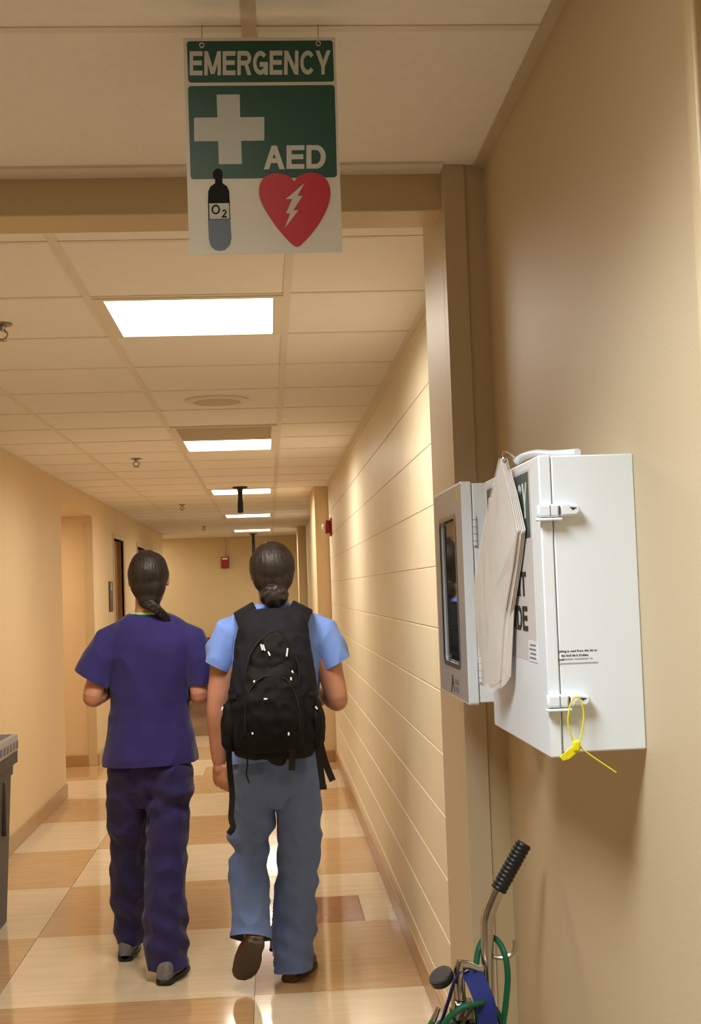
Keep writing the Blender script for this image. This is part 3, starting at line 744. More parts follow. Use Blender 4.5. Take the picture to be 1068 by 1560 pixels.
# ------------------------------------------------------------------ oxygen cart
OY = 2.30
oc = thing('oxygen_cart', 'chrome hand cart with black ribbed grip against the near right wall', 'cart', (.37, OY, 0))
MB().tube(spline([(.356, OY, .13), (.362, OY, .45), (.3705, OY, .74), (.3735, OY, .885), (.3775, OY, .915), (.389, OY, .942), (.400, OY, .962), (.415, OY, .984)], 6), .0118, 16).build('pole', 'chrome', oc, smooth=True)
g0, g1 = Vector((.397, OY, .957)), Vector((.4475, OY, 1.038))
gp = []; gr = []
for k in range(49):
    gp.append(g0.lerp(g1, k/48)); gr.append(.0150 if k % 4 in (1, 2) else .0138)
MB().tube(gp, gr, 20).build('grip', 'black_plastic', oc, smooth=True)
MB().tube([(.372, OY+.022, .10), (.376, OY+.020, .50), (.377, OY+.012, .82), (.375, OY, .86)], .006, 10).build('brace', 'chrome', oc, smooth=True)
MB().tube(spline([(.373, OY, .842), (.395, OY-.005, .838), (.412, OY-.008, .842), (.420, OY-.008, .852), (.4215, OY-.008, .868)], 5), .0042, 10).build('hook', 'chrome', oc, smooth=True)
for zz, nm in ((.60, 'clamp_ring'), (.25, 'clamp_ring')):
    MB().tube([(.305+.062*math.cos(a*math.pi/12), OY-.01+.062*math.sin(a*math.pi/12), zz) for a in range(24)], .004, 8, closed=True).build(nm, 'chrome', oc, smooth=True)
lathe([(.062, 0), (.066, .004), (.066, .035), (.060, .035), (.058, .008), (.01, .008)], (.305, OY-.01, .055), 24).build('cup', 'steel', oc, smooth=True)
MB().tube([(.385, OY-.15, .075), (.385, OY+.15, .075)], .006, 8).build('axle', 'steel', oc, smooth=True)
for s in (-1, 1):
    w = MB().tube([(.385, OY+s*.135, .075), (.385, OY+s*.140, .075), (.385, OY+s*.160, .075), (.385, OY+s*.165, .075)], [.068, .075, .075, .068], 28).build('wheel', 'black_plastic', oc, smooth=True)
    MB().tube([(.385, OY+s*.164, .075), (.385, OY+s*.168, .075)], .03, 16).build('hub', 'steel', w, smooth=True)
MB().box(.30, .37, OY-.02, OY+.0, .06, .10).build('foot', 'steel', oc, bevel=.004)

CX, CY_ = .312, OY-.012
cy_t = thing('oxygen_cylinder', 'green oxygen cylinder with regulator standing in the hand cart', 'cylinder', (CX, CY_, .064))
lathe([(.02, 0), (.050, .004), (.054, .02), (.054, .62), (.050, .645), (.038, .664), (.020, .674), (.014, .676), (.014, .69)], (CX, CY_, .066), 32).build('tank', 'green_tank', cy_t, smooth=True)
lathe([(.015, 0), (.015, .02), (.012, .025), (.012, .06), (.010, .065)], (CX+.004, CY_, .752), 16).build('valve_post', 'chrome', cy_t, smooth=True)
rg = MB().tube([(CX+.006, CY_-.012, .775), (CX+.004, CY_-.012, .828), (CX+.008, CY_-.012, .842)], [.009, .010, .008], 12).build('regulator', 'chrome', cy_t, smooth=True)
MB().tube([(CX+.006, CY_-.012, .838), (CX+.022, CY_-.012, .834), (CX+.034, CY_-.012, .829), (CX+.042, CY_-.012, .826)], [.007, .008, .006, .0065], 12).build('outlet', 'chrome', rg, smooth=True)
MB().tube([(CX+.041, CY_-.012, .826), (CX+.047, CY_-.012, .824)], [.0085, .0085], 8).build('outlet_nut', 'chrome', rg, smooth=True)
ga, gb = Vector((CX-.022, CY_-.016, .806)), Vector((CX-.034, CY_-.024, .828))
gx = (gb-ga).normalized()
ga = ga+gx*.006
gg = MB().tube([ga, ga+gx*.003, ga+gx*.013, ga+gx*.015], [.020, .0225, .0225, .021], 24).build('gauge', 'black_plastic', rg, smooth=True)
MB().tube([ga+gx*.0135, ga+gx*.0155], [.0185, .0185], 24)  .build('gauge_face', 'gauge_dark', gg, smooth=True)
MB().tube([(CX-.008, CY_-.04, .726), (CX+.032, CY_-.045, .790)], .0034, 8).build('tee_bar', 'steel', rg, smooth=True)
MB().tube([(CX+.012, CY_-.012, .758), (CX+.012, CY_-.044, .758)], .006, 10).build('tee_screw', 'steel', rg, smooth=True)
MB().box(CX-.008, CX+.026, CY_-.030, CY_+.004, .742, .774).build('yoke', 'steel', rg, bevel=.004)

st = thing('strap', 'royal blue webbing strap draped over the oxygen regulator', 'strap', (CX+.02, OY-.04, .70))
MB().ribbon(spline([(CX+.020, CY_-.004, .821), (CX+.029, CY_-.022, .817), (CX+.037, CY_-.044, .796), (CX+.044, CY_-.054, .768), (CX+.045, CY_-.056, .70), (CX+.045, CY_-.056, .58)], 6), (1, .15, .2), .036, .0016).build('front_fall', 'blue_strap', st, smooth=True)
MB().ribbon(spline([(CX+.016, CY_+.004, .820), (CX-.006, CY_-.028, .812), (CX-.018, CY_-.034, .785), (CX-.030, CY_-.036, .755), (CX-.044, CY_-.036, .72)], 6), (.5, 1, 0), .024, .0016).build('rear_fall', 'blue_strap', st, smooth=True)
ho = thing('oxygen_hose', 'green rubber oxygen hose coiled over the cart hook', 'hose', (.36, OY, .70))
MB().tube(spline([(CX-.062, CY_-.05, .62), (CX-.052, CY_-.058, .70), (CX-.032, CY_-.064, .752), (CX-.004, CY_-.068, .778), (CX+.020, CY_-.066, .783), (CX+.048, CY_-.040, .775), (CX+.068, OY-.030, .752), (CX+.078, OY-.025, .715), (CX+.080, OY-.02, .62), (CX+.060, OY-.02, .54)], 6), .0056, 10).build('front_loop', 'green_hose', ho, smooth=True)
MB().tube(spline([(.352, OY-.034, .66), (.345, OY-.028, .76), (.347, OY-.012, .81), (.358, OY+.010, .850), (.374, OY+.020, .868), (.392, OY+.010, .866), (.402, OY-.010, .845), (.404, OY-.020, .81), (.398, OY-.024, .765), (.386, OY-.03, .70), (.382, OY-.03, .62)], 6), .0056, 10).build('rear_loop', 'green_hose', ho, smooth=True)
MB().tube(spline([(CX-.075, CY_-.045, .60), (CX-.068, CY_-.045, .70), (CX-.058, CY_-.043, .735), (CX-.048, CY_-.040, .752)], 5), .0056, 10).build('end_run', 'green_hose', ho, smooth=True)
MB().tube([(CX-.049, CY_-.040, .750), (CX-.038, CY_-.038, .772)], [.0062, .0045], 10).build('fitting', 'chrome', ho, smooth=True)

# ------------------------------------------------------------------ wall fittings down the hall
fs = thing('fire_strobe', 'red fire strobe with white lens on right wall by pilaster', 'fire alarm', (XR, 10.78, 2.04))
MB().box(XR-.012, XR+.002, 10.68, 10.88, 1.965, 2.115).build('back_plate', 'red_plastic', fs, bevel=.004)
MB().box(XR-.055, XR-.012, 10.705, 10.855, 1.985, 2.095).build('housing', 'red_plastic', fs, bevel=.008)
MB().ell((XR-.055, 10.78, 2.04), (.030, .05, .036), 16, 10).build('lens', 'lens_white', fs, smooth=True)
fa = thing('fire_alarm', 'red fire alarm box with conduit on the far end wall', 'fire alarm', (-.707, Y_END, 1.91))
MB().box(-.772, -.642, Y_END-.06, Y_END, 1.915, 2.10).build('housing', 'red_plastic', fa, bevel=.01)
MB().box(-.752, -.662, Y_END-.066, Y_END-.058, 2.055, 2.085).build('lens', 'lens_white', fa, bevel=.003)
MB().tube([(-.70, Y_END-.02, 2.09), (-.70, Y_END-.02, HC)], .013, 8).build('conduit', 'frame_paint', fa, smooth=True)

pq = thing('room_sign', 'dark vertical room plaque beside the first left doorway', 'room sign', (XL, 12.82, 1.36))
MB().box(XL, XL+.012, 12.70, 12.96, 1.362, 1.664).build('plate', 'plaque', pq, bevel=.003)
MB().box(XL+.011, XL+.0135, 12.80, 12.86, 1.575, 1.625).build('pictogram', 'lens_white', pq, bevel=.002)
MB().ell((XL+.012, 12.83, 1.638), (.003, .014, .012), 10, 6).build('pictogram_head', 'lens_white', pq)
for k in range(2):
    MB().box(XL+.011, XL+.0135, 12.76, 12.90, 1.53-.03*k, 1.542-.03*k).build('raised_line', 'print_grey', pq)

# maroon chair at the end wall
ch = thing('armchair', 'maroon upholstered armchair against the far end wall between the two people', 'chair', (-1.03, 20.4, 0))
MB().box(-1.30, -.76, 20.12, 20.66, .30, .46).build('seat', 'maroon_fabric', ch, bevel=.04, seg=3)
MB().box(-1.30, -.76, 20.62, 20.80, .34, .80).build('backrest', 'maroon_fabric', ch, bevel=.04, seg=3)
for s in (-1.33, -.73):
    MB().box(s-.035, s+.035, 20.12, 20.74, .30, .62).build('armrest', 'maroon_fabric', ch, bevel=.025, seg=3)
    for yy in (20.18, 20.70):
        MB().cyl((s, yy, 0), (s, yy, .31), .022, 12, .028).build('leg', 'dark_wood', ch, smooth=True)

# trash bin
tb = thing('trash_bin', 'dark grey plastic trash bin with white liner at left edge', 'trash bin', (-1.405, 5.955, 0))
bx, by = -1.405, 5.955
MB().rings([[(bx+a*w_, by+b_*d_, z) for a, b_ in ((-1, -1), (1, -1), (1, 1), (-1, 1))] for z, w_, d_ in
            ((0.0, .125, .20), (.68, .150, .235), (.68, .158, .240), (.73, .160, .243), (.735, .178, .258), (.832, .178, .258), (.832, .160, .243), (.735, .148, .23), (.70, .140, .225), (.03, .115, .19))]).build('body', 'bin_grey', tb, bevel=.010)
ln = MB()
pr_ = rrect(bx-.182, bx+.184, by-.262, by+.262, .03, 6); pi_ = rrect(bx-.160, bx+.160, by-.243, by+.243, .025, 6)
N_ = len(pr_)
dip = [.018*noise.noise(Vector((p[0]*14, p[1]*14, 2.0))) for p in pr_]
ln.rings([[(p[0], p[1], .790+d) for p, d in zip(pr_, dip)], [(p[0]+.002, p[1]-.002, .845) for p in pr_], [(p[0], p[1], .868+d*.3) for p, d in zip(pr_, dip)],
          [(p[0], p[1], .870) for p in pi_], [(p[0], p[1], .78) for p in pi_], [((p[0]-bx)*.8+bx, (p[1]-by)*.8+by, .60) for p in pi_]], cap=False)
ln.build('liner', 'bag_white', tb, smooth=True)
for k in range(7):
    yy = by-.22+k*.072
    MB().box(bx+.1825, bx+.1870, yy-.022, yy+.022, .806, .842).build('liner_print', 'print_grey', tb, bevel=.001)
for s in (-1, 1):
    MB().box(bx+.138, bx+.158, by-.04+s*.12-.02, by-.04+s*.12+.02, .42, .67).build('rib', 'bin_grey', tb, bevel=.006)

# ------------------------------------------------------------------ people
def hand(mb, wrist, d, palm_n, side, curl=.6, size=1.0):
    """palm, four unequal bent fingers and a thumb; d points along the forearm, palm_n out of the palm"""
    d = Vector(d).normalized(); pn = Vector(palm_n); pn = (pn-d*pn.dot(d)).normalized(); ac_ = d.cross(pn)*side
    w = Vector(wrist); s = size
    rot = Matrix((ac_, pn, d)).transposed()
    mb.ell(w+d*.052*s, (.040*s, .017*s, .054*s), 16, 10, rot)
    mb.capsule(w-d*.02*s, w+d*.03*s, .026*s, .027*s)
    for k, (off, L) in enumerate(((.031, .072), (.0105, .080), (-.0105, .074), (-.031, .058))):
        p = w+d*(.092-.004*abs(k-1))*s+ac_*off*s; a = 0.25+curl*.35; seg = [L*.42*s, L*.32*s, L*.26*s]; r = [.0095, .0085, .0078, .0068]
        pts = [p-d*.02*s, p]
        for q in range(3):
            dd = d*math.cos(a)+pn*math.sin(a); pts.append(pts[-1]+dd*seg[q]); a += curl*.75
        mb.tube(pts, [r[0]*s, r[0]*s]+[r[q+1]*s for q in range(3)], 10)
        mb.ell(pts[-1], (r[3]*s,)*3, 8, 6)
    p = w+d*.028*s+ac_*.032*s
    t1 = p+(d*.75+ac_*.55+pn*.35).normalized()*.038*s; t2 = t1+(d*.9+ac_*.1+pn*.45).normalized()*.032*s; t3 = t2+(d*.9-ac_*.1+pn*.45).normalized()*.024*s
    mb.tube([p-d*.012*s, p, t1, t2, t3], [.013*s, .0125*s, .011*s, .0098*s, .0078*s], 10)
    mb.ell(t3, (.0078*s,)*3, 8, 6)
def head(mb, c, w=.076, turn=0.0):
    """c = middle of the skull; face looks toward +Y (away from the viewer)"""
    R_ = Matrix.Rotation(turn, 3, 'Z'); c = Vector(c)
    def e(o, r): mb.ell(c+R_@Vector(o), r, 20, 14, R_)
    e((0, 0, .012), (w, .094, .100)); e((0, .022, -.055), (w*.80, .068, .068)); e((0, .055, -.095), (.034, .030, .026))
    e((0, .088, .022), (.050, .012, .012))                       # brow
    mb.tube([c+R_@Vector((0, .088, .012)), c+R_@Vector((0, .100, -.012)), c+R_@Vector((0, .108, -.030)), c+R_@Vector((0, .090, -.038))], [.008, .009, .013, .010], 10)
    e((0, .086, -.064), (.024, .010, .007)); e((0, .084, -.076), (.020, .010, .007))
    for s in (-1, 1):
        e((s*.042, .072, -.028), (.020, .016, .016))
        e((s*(w+.003), -.002, -.008), (.007, .018, .030))        # ear
        e((s*(w+.001), .004, -.012), (.010, .012, .020))
def eyes(parent, c, turn=0.0):
    R_ = Matrix.Rotation(turn, 3, 'Z'); c = Vector(c)
    for s in (-1, 1):
        p = c+R_@Vector((s*.031, .084, .004))
        e_ = MB().ell(p, (.012, .012, .009), 14, 10).build('eye', 'eye_white', parent, smooth=True)
        MB().ell(p+R_@Vector((0, .009, 0)), (.0055, .004, .0055), 10, 8).build('iris', 'dark_wood', e_, smooth=True)
    MB().tube([c+R_@Vector((-.022, .090, -.069)), c+R_@Vector((0, .097, -.067)), c+R_@Vector((.022, .090, -.069))], [(.003, .003), (.007, .004), (.003, .003)], 8).build('lips', 'lip', parent, smooth=True)
def folds(a1, s1, a2=0.0, zst=1.0, seed=0.0):
    def f(p):
        q = Vector((p.x*s1+seed, p.y*s1, p.z*s1*zst+seed))
        v_ = noise.noise(q); w_ = 1-abs(noise.noise(q*1.9+Vector((3, 1, seed))))*2
        return a1*v_+a2*(w_ if w_ > 0 else w_*.4)
    return f

def creased(base_f, creases, lo, hi, amp, ph=0.0):
    """fold field plus named creases (x side, z, depth) and gathered cloth between lo and hi"""
    def f(p):
        v_ = base_f(p)
        for test, zc_, dep, tilt in creases:
            if test(p):
                q = (p.z-zc_-tilt*p.x)/.024
                v_ += dep*(-math.exp(-q*q)+.8*math.exp(-(q-2.2)**2))
        if lo < p.z < hi:
            e = math.sin(math.pi*(p.z-lo)/(hi-lo))
            v_ += amp*e*math.sin(p.z*62+p.x*38+p.y*22+ph)
        return v_
    return f
# ---------------- person in purple scrubs
W = thing('person', 'person in dark purple scrubs with brown braid, walking away, arms bent forward', 'person', (-.50, 5.25, 0), 'two people walking down the hall')
HW = (-.490, 5.225, 1.582)
bm_ = MB()
head(bm_, HW, .074)
bm_.loft([(-.497, 5.215, 1.36, .075, .065), (-.497, 5.215, 1.42, .056, .056), (-.496, 5.218, 1.47, .050, .052), (-.492, 5.225, 1.53, .054, .058)])
bm_.loft([(-.500, 5.23, .80, .145, .095), (-.500, 5.23, .95, .135, .085), (-.498, 5.23, 1.10, .125, .085), (-.497, 5.225, 1.25, .150, .09), (-.497, 5.22, 1.36, .155, .075), (-.497, 5.22, 1.41, .08, .06)])
def arm(mb, sh, el, wr_, r=(.050, .043, .036, .040, .027)):
    sh, el, wr_ = Vector(sh), Vector(el), Vector(wr_)
    P_ = spline([sh, sh.lerp(el, .4), sh.lerp(el, .75), el, el.lerp(wr_, .25), el.lerp(wr_, .6), wr_], 4)
    kn = [r[0], r[0]*.95, r[1], r[2]*1.02, r[3], r[3]*.86, r[4]]; rr = []
    for k in range(len(P_)):
        t = k/4; i = min(int(t), 5); f_ = t-i; f_ = f_*f_*(3-2*f_); rr.append(kn[i]*(1-f_)+kn[i+1]*f_)
    mb.tube(P_, rr, 18)
    if (el-sh).normalized().dot((wr_-el).normalized()) < .6: mb.ell(el, (r[2],)*3, 14, 10)
arm(bm_, (-.662, 5.215, 1.325), (-.722, 5.17, 1.108), (-.640, 5.42, 1.14), (.046, .040, .037, .040, .027)); hand(bm_, (-.640, 5.42, 1.14), (.35, .9, .12), (.5, -.1, -.8), 1, .6, .9)
arm(bm_, (-.328, 5.215, 1.315), (-.290, 5.17, 1.100), (-.355, 5.42, 1.12), (.046, .040, .037, .040, .027)); hand(bm_, (-.355, 5.42, 1.12), (-.35, .9, .12), (-.5, -.1, -.8), -1, .6, .9)
# legs
bm_.tube([(-.575, 5.24, .86), (-.595, 5.30, .62), (-.608, 5.38, .46), (-.622, 5.44, .30), (-.628, 5.50, .08)], [.068, .062, .050, .048, .034], 16)
bm_.tube([(-.425, 5.22, .86), (-.432, 5.20, .62), (-.440, 5.19, .46), (-.447, 5.15, .30), (-.440, 5.12, .08)], [.068, .062, .050, .048, .034], 16)
fused(bm_, 'body', 'skin', W, .0045, 3)
eyes(W, HW)
# scrub top
tp = MB()
tp.loft([(-.501, 5.235, .79, .188, .142), (-.501, 5.235, .86, .185, .138), (-.500, 5.235, .93, .175, .126), (-.500, 5.235, 1.00, .163, .115), (-.499, 5.235, 1.06, .157, .112),
         (-.497, 5.233, 1.14, .162, .113), (-.494, 5.230, 1.24, .172, .115), (-.492, 5.225, 1.32, .178, .106), (-.491, 5.222, 1.37, .168, .090), (-.492, 5.220, 1.405, .128, .078), (-.493, 5.218, 1.432, .078, .066)], 36, 2.3)
tp.tube([(-.600, 5.22, 1.350), (-.655, 5.212, 1.325), (-.692, 5.20, 1.262), (-.724, 5.19, 1.186), (-.748, 5.185, 1.13)], [(.058, .060), (.064, .064), (.068, .064), (.070, .066), (.070, .066)], 22, ref=(1, 0, 0))
tp.tube([(-.385, 5.22, 1.345), (-.325, 5.212, 1.315), (-.294, 5.20, 1.245), (-.290, 5.19, 1.145), (-.288, 5.19, 1.08)], [(.058, .060), (.062, .064), (.058, .062), (.050, .064), (.050, .064)], 22, ref=(1, 0, 0))
top = fused(tp, 'scrub_top', 'navy_scrub', W, .006, 3, folds(.007, 6, .007, .55, 2.0), cuts=[(lambda p: p.x < -.668 and 1.05 < p.z < 1.26, (-.730, 5.19, 1.184), (-.505, 0, -.86)), (lambda p: p.x > -.334 and 1.05 < p.z < 1.2, (-.295, 5.19, 1.143), (.11, 0, -.99)), (lambda p: p.z < .9, (-.5, 5.2, .832), (0.02, 0, -1))])
cl = []
for k in range(28):
    t = 2*math.pi*k/28
    cl.append((-.494+.077*math.cos(t), 5.218+.066*math.sin(t), 1.437-.030*max(0, math.sin(t))))
MB().tube(cl, .0055, 8, closed=True).build('collar', 'lime_trim', W, smooth=True)
# trousers
tr = MB()
tr.loft([(-.502, 5.235, .92, .145, .105), (-.502, 5.235, .85, .162, .110), (-.504, 5.232, .78, .160, .102), (-.508, 5.235, .72, .130, .088), (-.510, 5.237, .665, .06, .06)], 36, 2.2)
tr.loft([(-.583, 5.243, .88, .070, .095), (-.588, 5.243, .81, .082, .110), (-.597, 5.26, .70, .083, .092), (-.600, 5.29, .60, .076, .085), (-.607, 5.335, .48, .073, .080), (-.618, 5.38, .36, .072, .080), (-.624, 5.42, .25, .072, .082), (-.626, 5.46, .13, .060, .080), (-.626, 5.48, .045, .052, .078), (-.626, 5.48, .0, .052, .078)], 28)
tr.loft([(-.425, 5.228, .88, .070, .095), (-.421, 5.225, .81, .085, .112), (-.428, 5.22, .70, .087, .095), (-.433, 5.215, .60, .081, .088), (-.442, 5.205, .48, .078, .085), (-.448, 5.185, .36, .080, .085), (-.452, 5.165, .25, .082, .085), (-.450, 5.145, .13, .082, .086), (-.446, 5.135, .045, .076, .084), (-.446, 5.135, .0, .076, .084)], 28)
fused(tr, 'scrub_trousers', 'navy_trousers', W, .006, 3, creased(folds(.008, 7, .009, .8, 5.0), [(lambda p: p.x > -.51, .53, .008, -.35), (lambda p: p.x > -.51, .86, .007, .5), (lambda p: p.x < -.53, .25, .006, -.4)], .06, .30, .005, 1.0), cuts=[(lambda p: p.z < .12, (0, 5.2, .050), (0, .04, -1))])
def shoe(parent, heel, toe, w, h, m1, m2, up=(0, 0, 1), sole=.022, hw=.78):
    """shoe lofted from heel to toe"""
    a, b = Vector(heel), Vector(toe); d = (b-a).normalized(); u = Vector(up); u = (u-d*u.dot(d)).normalized(); s = d.cross(u); L = (b-a).length
    prof = [(0.0, hw*.55, .55), (.03, hw*.80, .85), (.12, hw*.92, 1.0), (.28, hw*.92, .98), (.45, .92, .82), (.65, 1.0, .62), (.82, .94, .50), (.94, .70, .40), (1.0, .38, .26)]
    def ring(t, ww, z0, z1, e):
        out = []
        for j in range(20):
            q = 2*math.pi*j/20; c_, s_ = math.cos(q), math.sin(q)
            out.append(a+d*(L*t)+s*(w/2*ww*math.copysign(abs(c_)**(2/e), c_))+u*((z0+z1)/2+(z1-z0)/2*math.copysign(abs(s_)**(2/e), s_)))
        return out
    up_ = MB().rings([ring(t, ww*.96, sole*.5, sole+hh*h, 2.6) for t, ww, hh in prof]).build('shoe', m1, parent, smooth=True)
    MB().rings([ring(min(max(t, -.01), 1.01), ww*1.05, 0, sole*(1.15 if t < .35 else .8), 4) for t, ww, hh in prof]).build('sole', m2, up_, smooth=True)
    return up_
shoe(W, (-.640, 5.385, 0), (-.640, 5.645, 0), .090, .065, 'shoe_grey', 'shoe_black')
shoe(W, (-.455, 5.030, 0), (-.398, 5.285, 0), .095, .065, 'shoe_grey', 'shoe_black')
# hair with low side braid
hr = MB()
c = Vector(HW)
hr.ell(c+Vector((0, -.014, .018)), (.0835, .098, .098), 28, 18)
hr.ell(c+Vector((.002, -.040, -.030)), (.072, .064, .075), 24, 14)
hr.ell(c+Vector((.004, -.050, -.085)), (.048, .045, .045), 20, 12)
def hair_d(p):
    a = math.atan2(p.x-c.x, -(p.y-c.y)); return .0008*math.sin(a*46+p.z*30)+.0025*noise.noise(p*24)
cutter = HW
hcap = fused(hr, 'hair', 'hair', W, .0055, 3, hair_d)
bd = MB(); path = spline([c+Vector((.006, -.092, -.100)), c+Vector((.024, -.098, -.116)), c+Vector((.046, -.094, -.134)), c+Vector((.064, -.082, -.152)), c+Vector((.078, -.070, -.168))], 3)
for k, p in enumerate(path):
    r = .021-.0009*k
    for s in (-1, 1):
        if (k+(s > 0)) % 2 == 0: bd.ell(p+Vector((s*.006, 0, s*.005)), (r*.95, r*.8, r*.75), 12, 8, Matrix.Rotation(s*.7, 3, 'Y'))
bd.tube([path[-1], path[-1]+Vector((.014, .008, -.014))], [.009, .003], 8)
fused(bd, 'braid', 'hair', W, .004, 1, lambda p: .0012*noise.noise(p*60))
MB().tube([path[-4]+Vector((.011*math.cos(a*math.pi/6), .011*math.sin(a*math.pi/6), .008*math.cos(a*math.pi/6))) for a in range(12)], .003, 6, closed=True).build('hair_tie', 'black_plastic', W, smooth=True)

# ---------------- person in blue scrubs with backpack
P = thing('person', 'person in light blue scrub top and grey-blue trousers wearing black backpack, left foot lifted', 'person', (.01, 5.03, 0), 'two people walking down the hall')
HP = (.015, 5.01, 1.590)
bm_ = MB()
head(bm_, HP, .078)
bm_.loft([(.018, 5.02, 1.36, .090, .075), (.018, 5.02, 1.42, .066, .062), (.018, 5.02, 1.47, .058, .058), (.016, 5.02, 1.53, .060, .062)])
bm_.loft([(.010, 5.04, .80, .15, .10), (.010, 5.04, .95, .145, .09), (.012, 5.04, 1.10, .145, .095), (.016, 5.03, 1.25, .165, .10), (.018, 5.02, 1.36, .165, .08), (.018, 5.02, 1.41, .09, .065)])
ra = (.056, .048, .040, .043, .029)
arm(bm_, (-.165, 5.02, 1.345), (-.216, 5.00, 1.065), (-.216, 5.05, .850), ra); hand(bm_, (-.216, 5.05, .850), (.04, .10, -1), (.6, .75, .1), 1, .8, .96)
arm(bm_, (.200, 5.02, 1.335), (.255, 4.99, 1.075), (.205, 5.23, 1.085), ra); hand(bm_, (.205, 5.23, 1.085), (-.25, .95, .05), (-.6, -.1, -.7), -1, .7, .98)
bm_.tube([(.085, 5.04, .86), (.088, 5.05, .62), (.085, 5.07, .46), (.070, 5.07, .30), (.055, 5.06, .08)], [.070, .064, .053, .050, .036], 16)
bm_.tube([(-.075, 5.04, .86), (-.088, 5.06, .62), (-.105, 5.07, .48), (-.110, 4.98, .34), (-.098, 4.87, .20)], [.070, .064, .053, .048, .034], 16)
fused(bm_, 'body', 'skin', P, .0045, 3)
eyes(P, HP)
tp = MB()
tp.loft([(.010, 5.04, .78, .192, .130), (.010, 5.04, .86, .190, .128), (.011, 5.04, .95, .176, .122), (.013, 5.035, 1.05, .166, .118), (.016, 5.03, 1.15, .170, .118), (.020, 5.028, 1.25, .184, .118),
         (.022, 5.025, 1.33, .192, .108), (.020, 5.022, 1.385, .178, .090), (.018, 5.02, 1.42, .130, .078), (.018, 5.02, 1.455, .074, .068)], 36, 2.3)
tp.tube([(-.10, 5.02, 1.365), (-.165, 5.018, 1.345), (-.194, 5.012, 1.285), (-.214, 5.005, 1.215), (-.226, 5.0, 1.15)], [(.062, .058), (.064, .064), (.058, .064), (.048, .062), (.046, .062)], 22, ref=(1, 0, 0))
tp.tube([(.14, 5.02, 1.36), (.205, 5.018, 1.335), (.232, 5.008, 1.28), (.255, 5.0, 1.212), (.277, 4.995, 1.15)], [(.062, .058), (.064, .064), (.060, .066), (.062, .066), (.062, .066)], 22, ref=(1, 0, 0))
fused(tp, 'scrub_top', 'blue_scrub', P, .006, 2, folds(.006, 8, .008, .6, 9.0), cuts=[(lambda p: p.x < -.171 and 1.05 < p.z < 1.3, (-.215, 5.0, 1.224), (-.465, 0, -.885)), (lambda p: p.x > .199 and 1.05 < p.z < 1.29, (.255, 5.0, 1.217), (.444, 0, -.896)), (lambda p: p.z < .9, (0, 5, .862), (.10, 0, -1))])
tr = MB()
tr.loft([(.008, 5.04, .93, .155, .110), (.008, 5.04, .85, .172, .114), (.007, 5.038, .78, .168, .106), (.006, 5.04, .725, .140, .094), (.005, 5.045, .67, .06, .06)], 36, 2.2)
tr.loft([(.082, 5.04, .90, .075, .105), (.090, 5.036, .81, .090, .122), (.092, 5.05, .72, .089, .100), (.092, 5.055, .62, .083, .090), (.089, 5.06, .53, .079, .084), (.079, 5.065, .42, .077, .082), (.068, 5.065, .33, .078, .082), (.056, 5.06, .22, .083, .086), (.050, 5.055, .13, .082, .088), (.048, 5.05, .055, .080, .088), (.048, 5.05, .0, .080, .088)], 28)
tr.loft([(-.068, 5.04, .90, .075, .105), (-.077, 5.038, .81, .089, .122), (-.083, 5.055, .72, .085, .098), (-.088, 5.065, .62, .077, .088), (-.098, 5.07, .54, .075, .080), (-.108, 5.05, .46, .070, .078), (-.112, 5.00, .38, .069, .076), (-.110, 4.945, .30, .069, .074), (-.106, 4.895, .225, .070, .074), (-.103, 4.875, .185, .070, .074), (-.100, 4.855, .14, .070, .074)], 28)
fused(tr, 'scrub_trousers', 'slate_scrub', P, .006, 3, creased(folds(.010, 7.5, .010, .8, 12.0), [(lambda p: p.x < -.01, .545, .013, .25), (lambda p: p.x < -.01, .43, .006, -.4), (lambda p: p.x > .01, .70, .006, .35), (lambda p: p.x > .0, .24, .007, .5)], .05, .30, .006), cuts=[(lambda p: p.x > -.03 and p.z < .1, (0, 0, .036), (.05, 0, -1)), (lambda p: p.x < -.03 and p.z < .3, (-.105, 4.88, .205), (-.1, -.45, -.9))])
shoe(P, (.030, 4.985, 0), (.120, 5.235, 0), .100, .07, 'shoe_brown', 'sole_dark')
shoe(P, (-.085, 4.800, .205), (-.150, 4.935, .035), .098, .07, 'shoe_brown', 'sole_dark', up=(0, .7, .6))
c = Vector(HP)
hr = MB()
hr.ell(c+Vector((0, -.014, .016)), (.091, .102, .101), 28, 18)
hr.ell(c+Vector((.001, -.036, -.022)), (.082, .070, .078), 24, 14)
hr.ell(c+Vector((.004, -.050, -.070)), (.058, .050, .045), 20, 12)
fused(hr, 'hair', 'hair', P, .0055, 3, lambda p: .0008*math.sin(math.atan2(p.x-HP[0], -(p.y-HP[1]))*44+p.z*26)+.0025*noise.noise(p*24))
bn = MB()
bc = c+Vector((.004, -.100, -.098))
bn.ell(bc, (.056, .046, .047), 24, 14)
for k in range(7):
    a = k*2*math.pi/7
    bn.tube(spline([bc+Vector((.012*math.cos(a), -.034, .012*math.sin(a)+.012)), bc+Vector((.043*math.cos(a+.5), -.026, .037*math.sin(a+.5))), bc+Vector((.050*math.cos(a+1.1), .006, .042*math.sin(a+1.1)))], 4), .010, 8)
fused(bn, 'hair_bun', 'hair', P, .0045, 4, lambda p: .0016*noise.noise(Vector((p.x*50, p.y*50, p.z*25))))
MB().tube([c+Vector((.003+.034*math.cos(a*math.pi/8), -.088-.006*math.sin(a*math.pi/8), -.058+.010*math.sin(a*math.pi/8))) for a in range(16)], .005, 8, closed=True).build('hair_tie', 'hair', P, smooth=True)

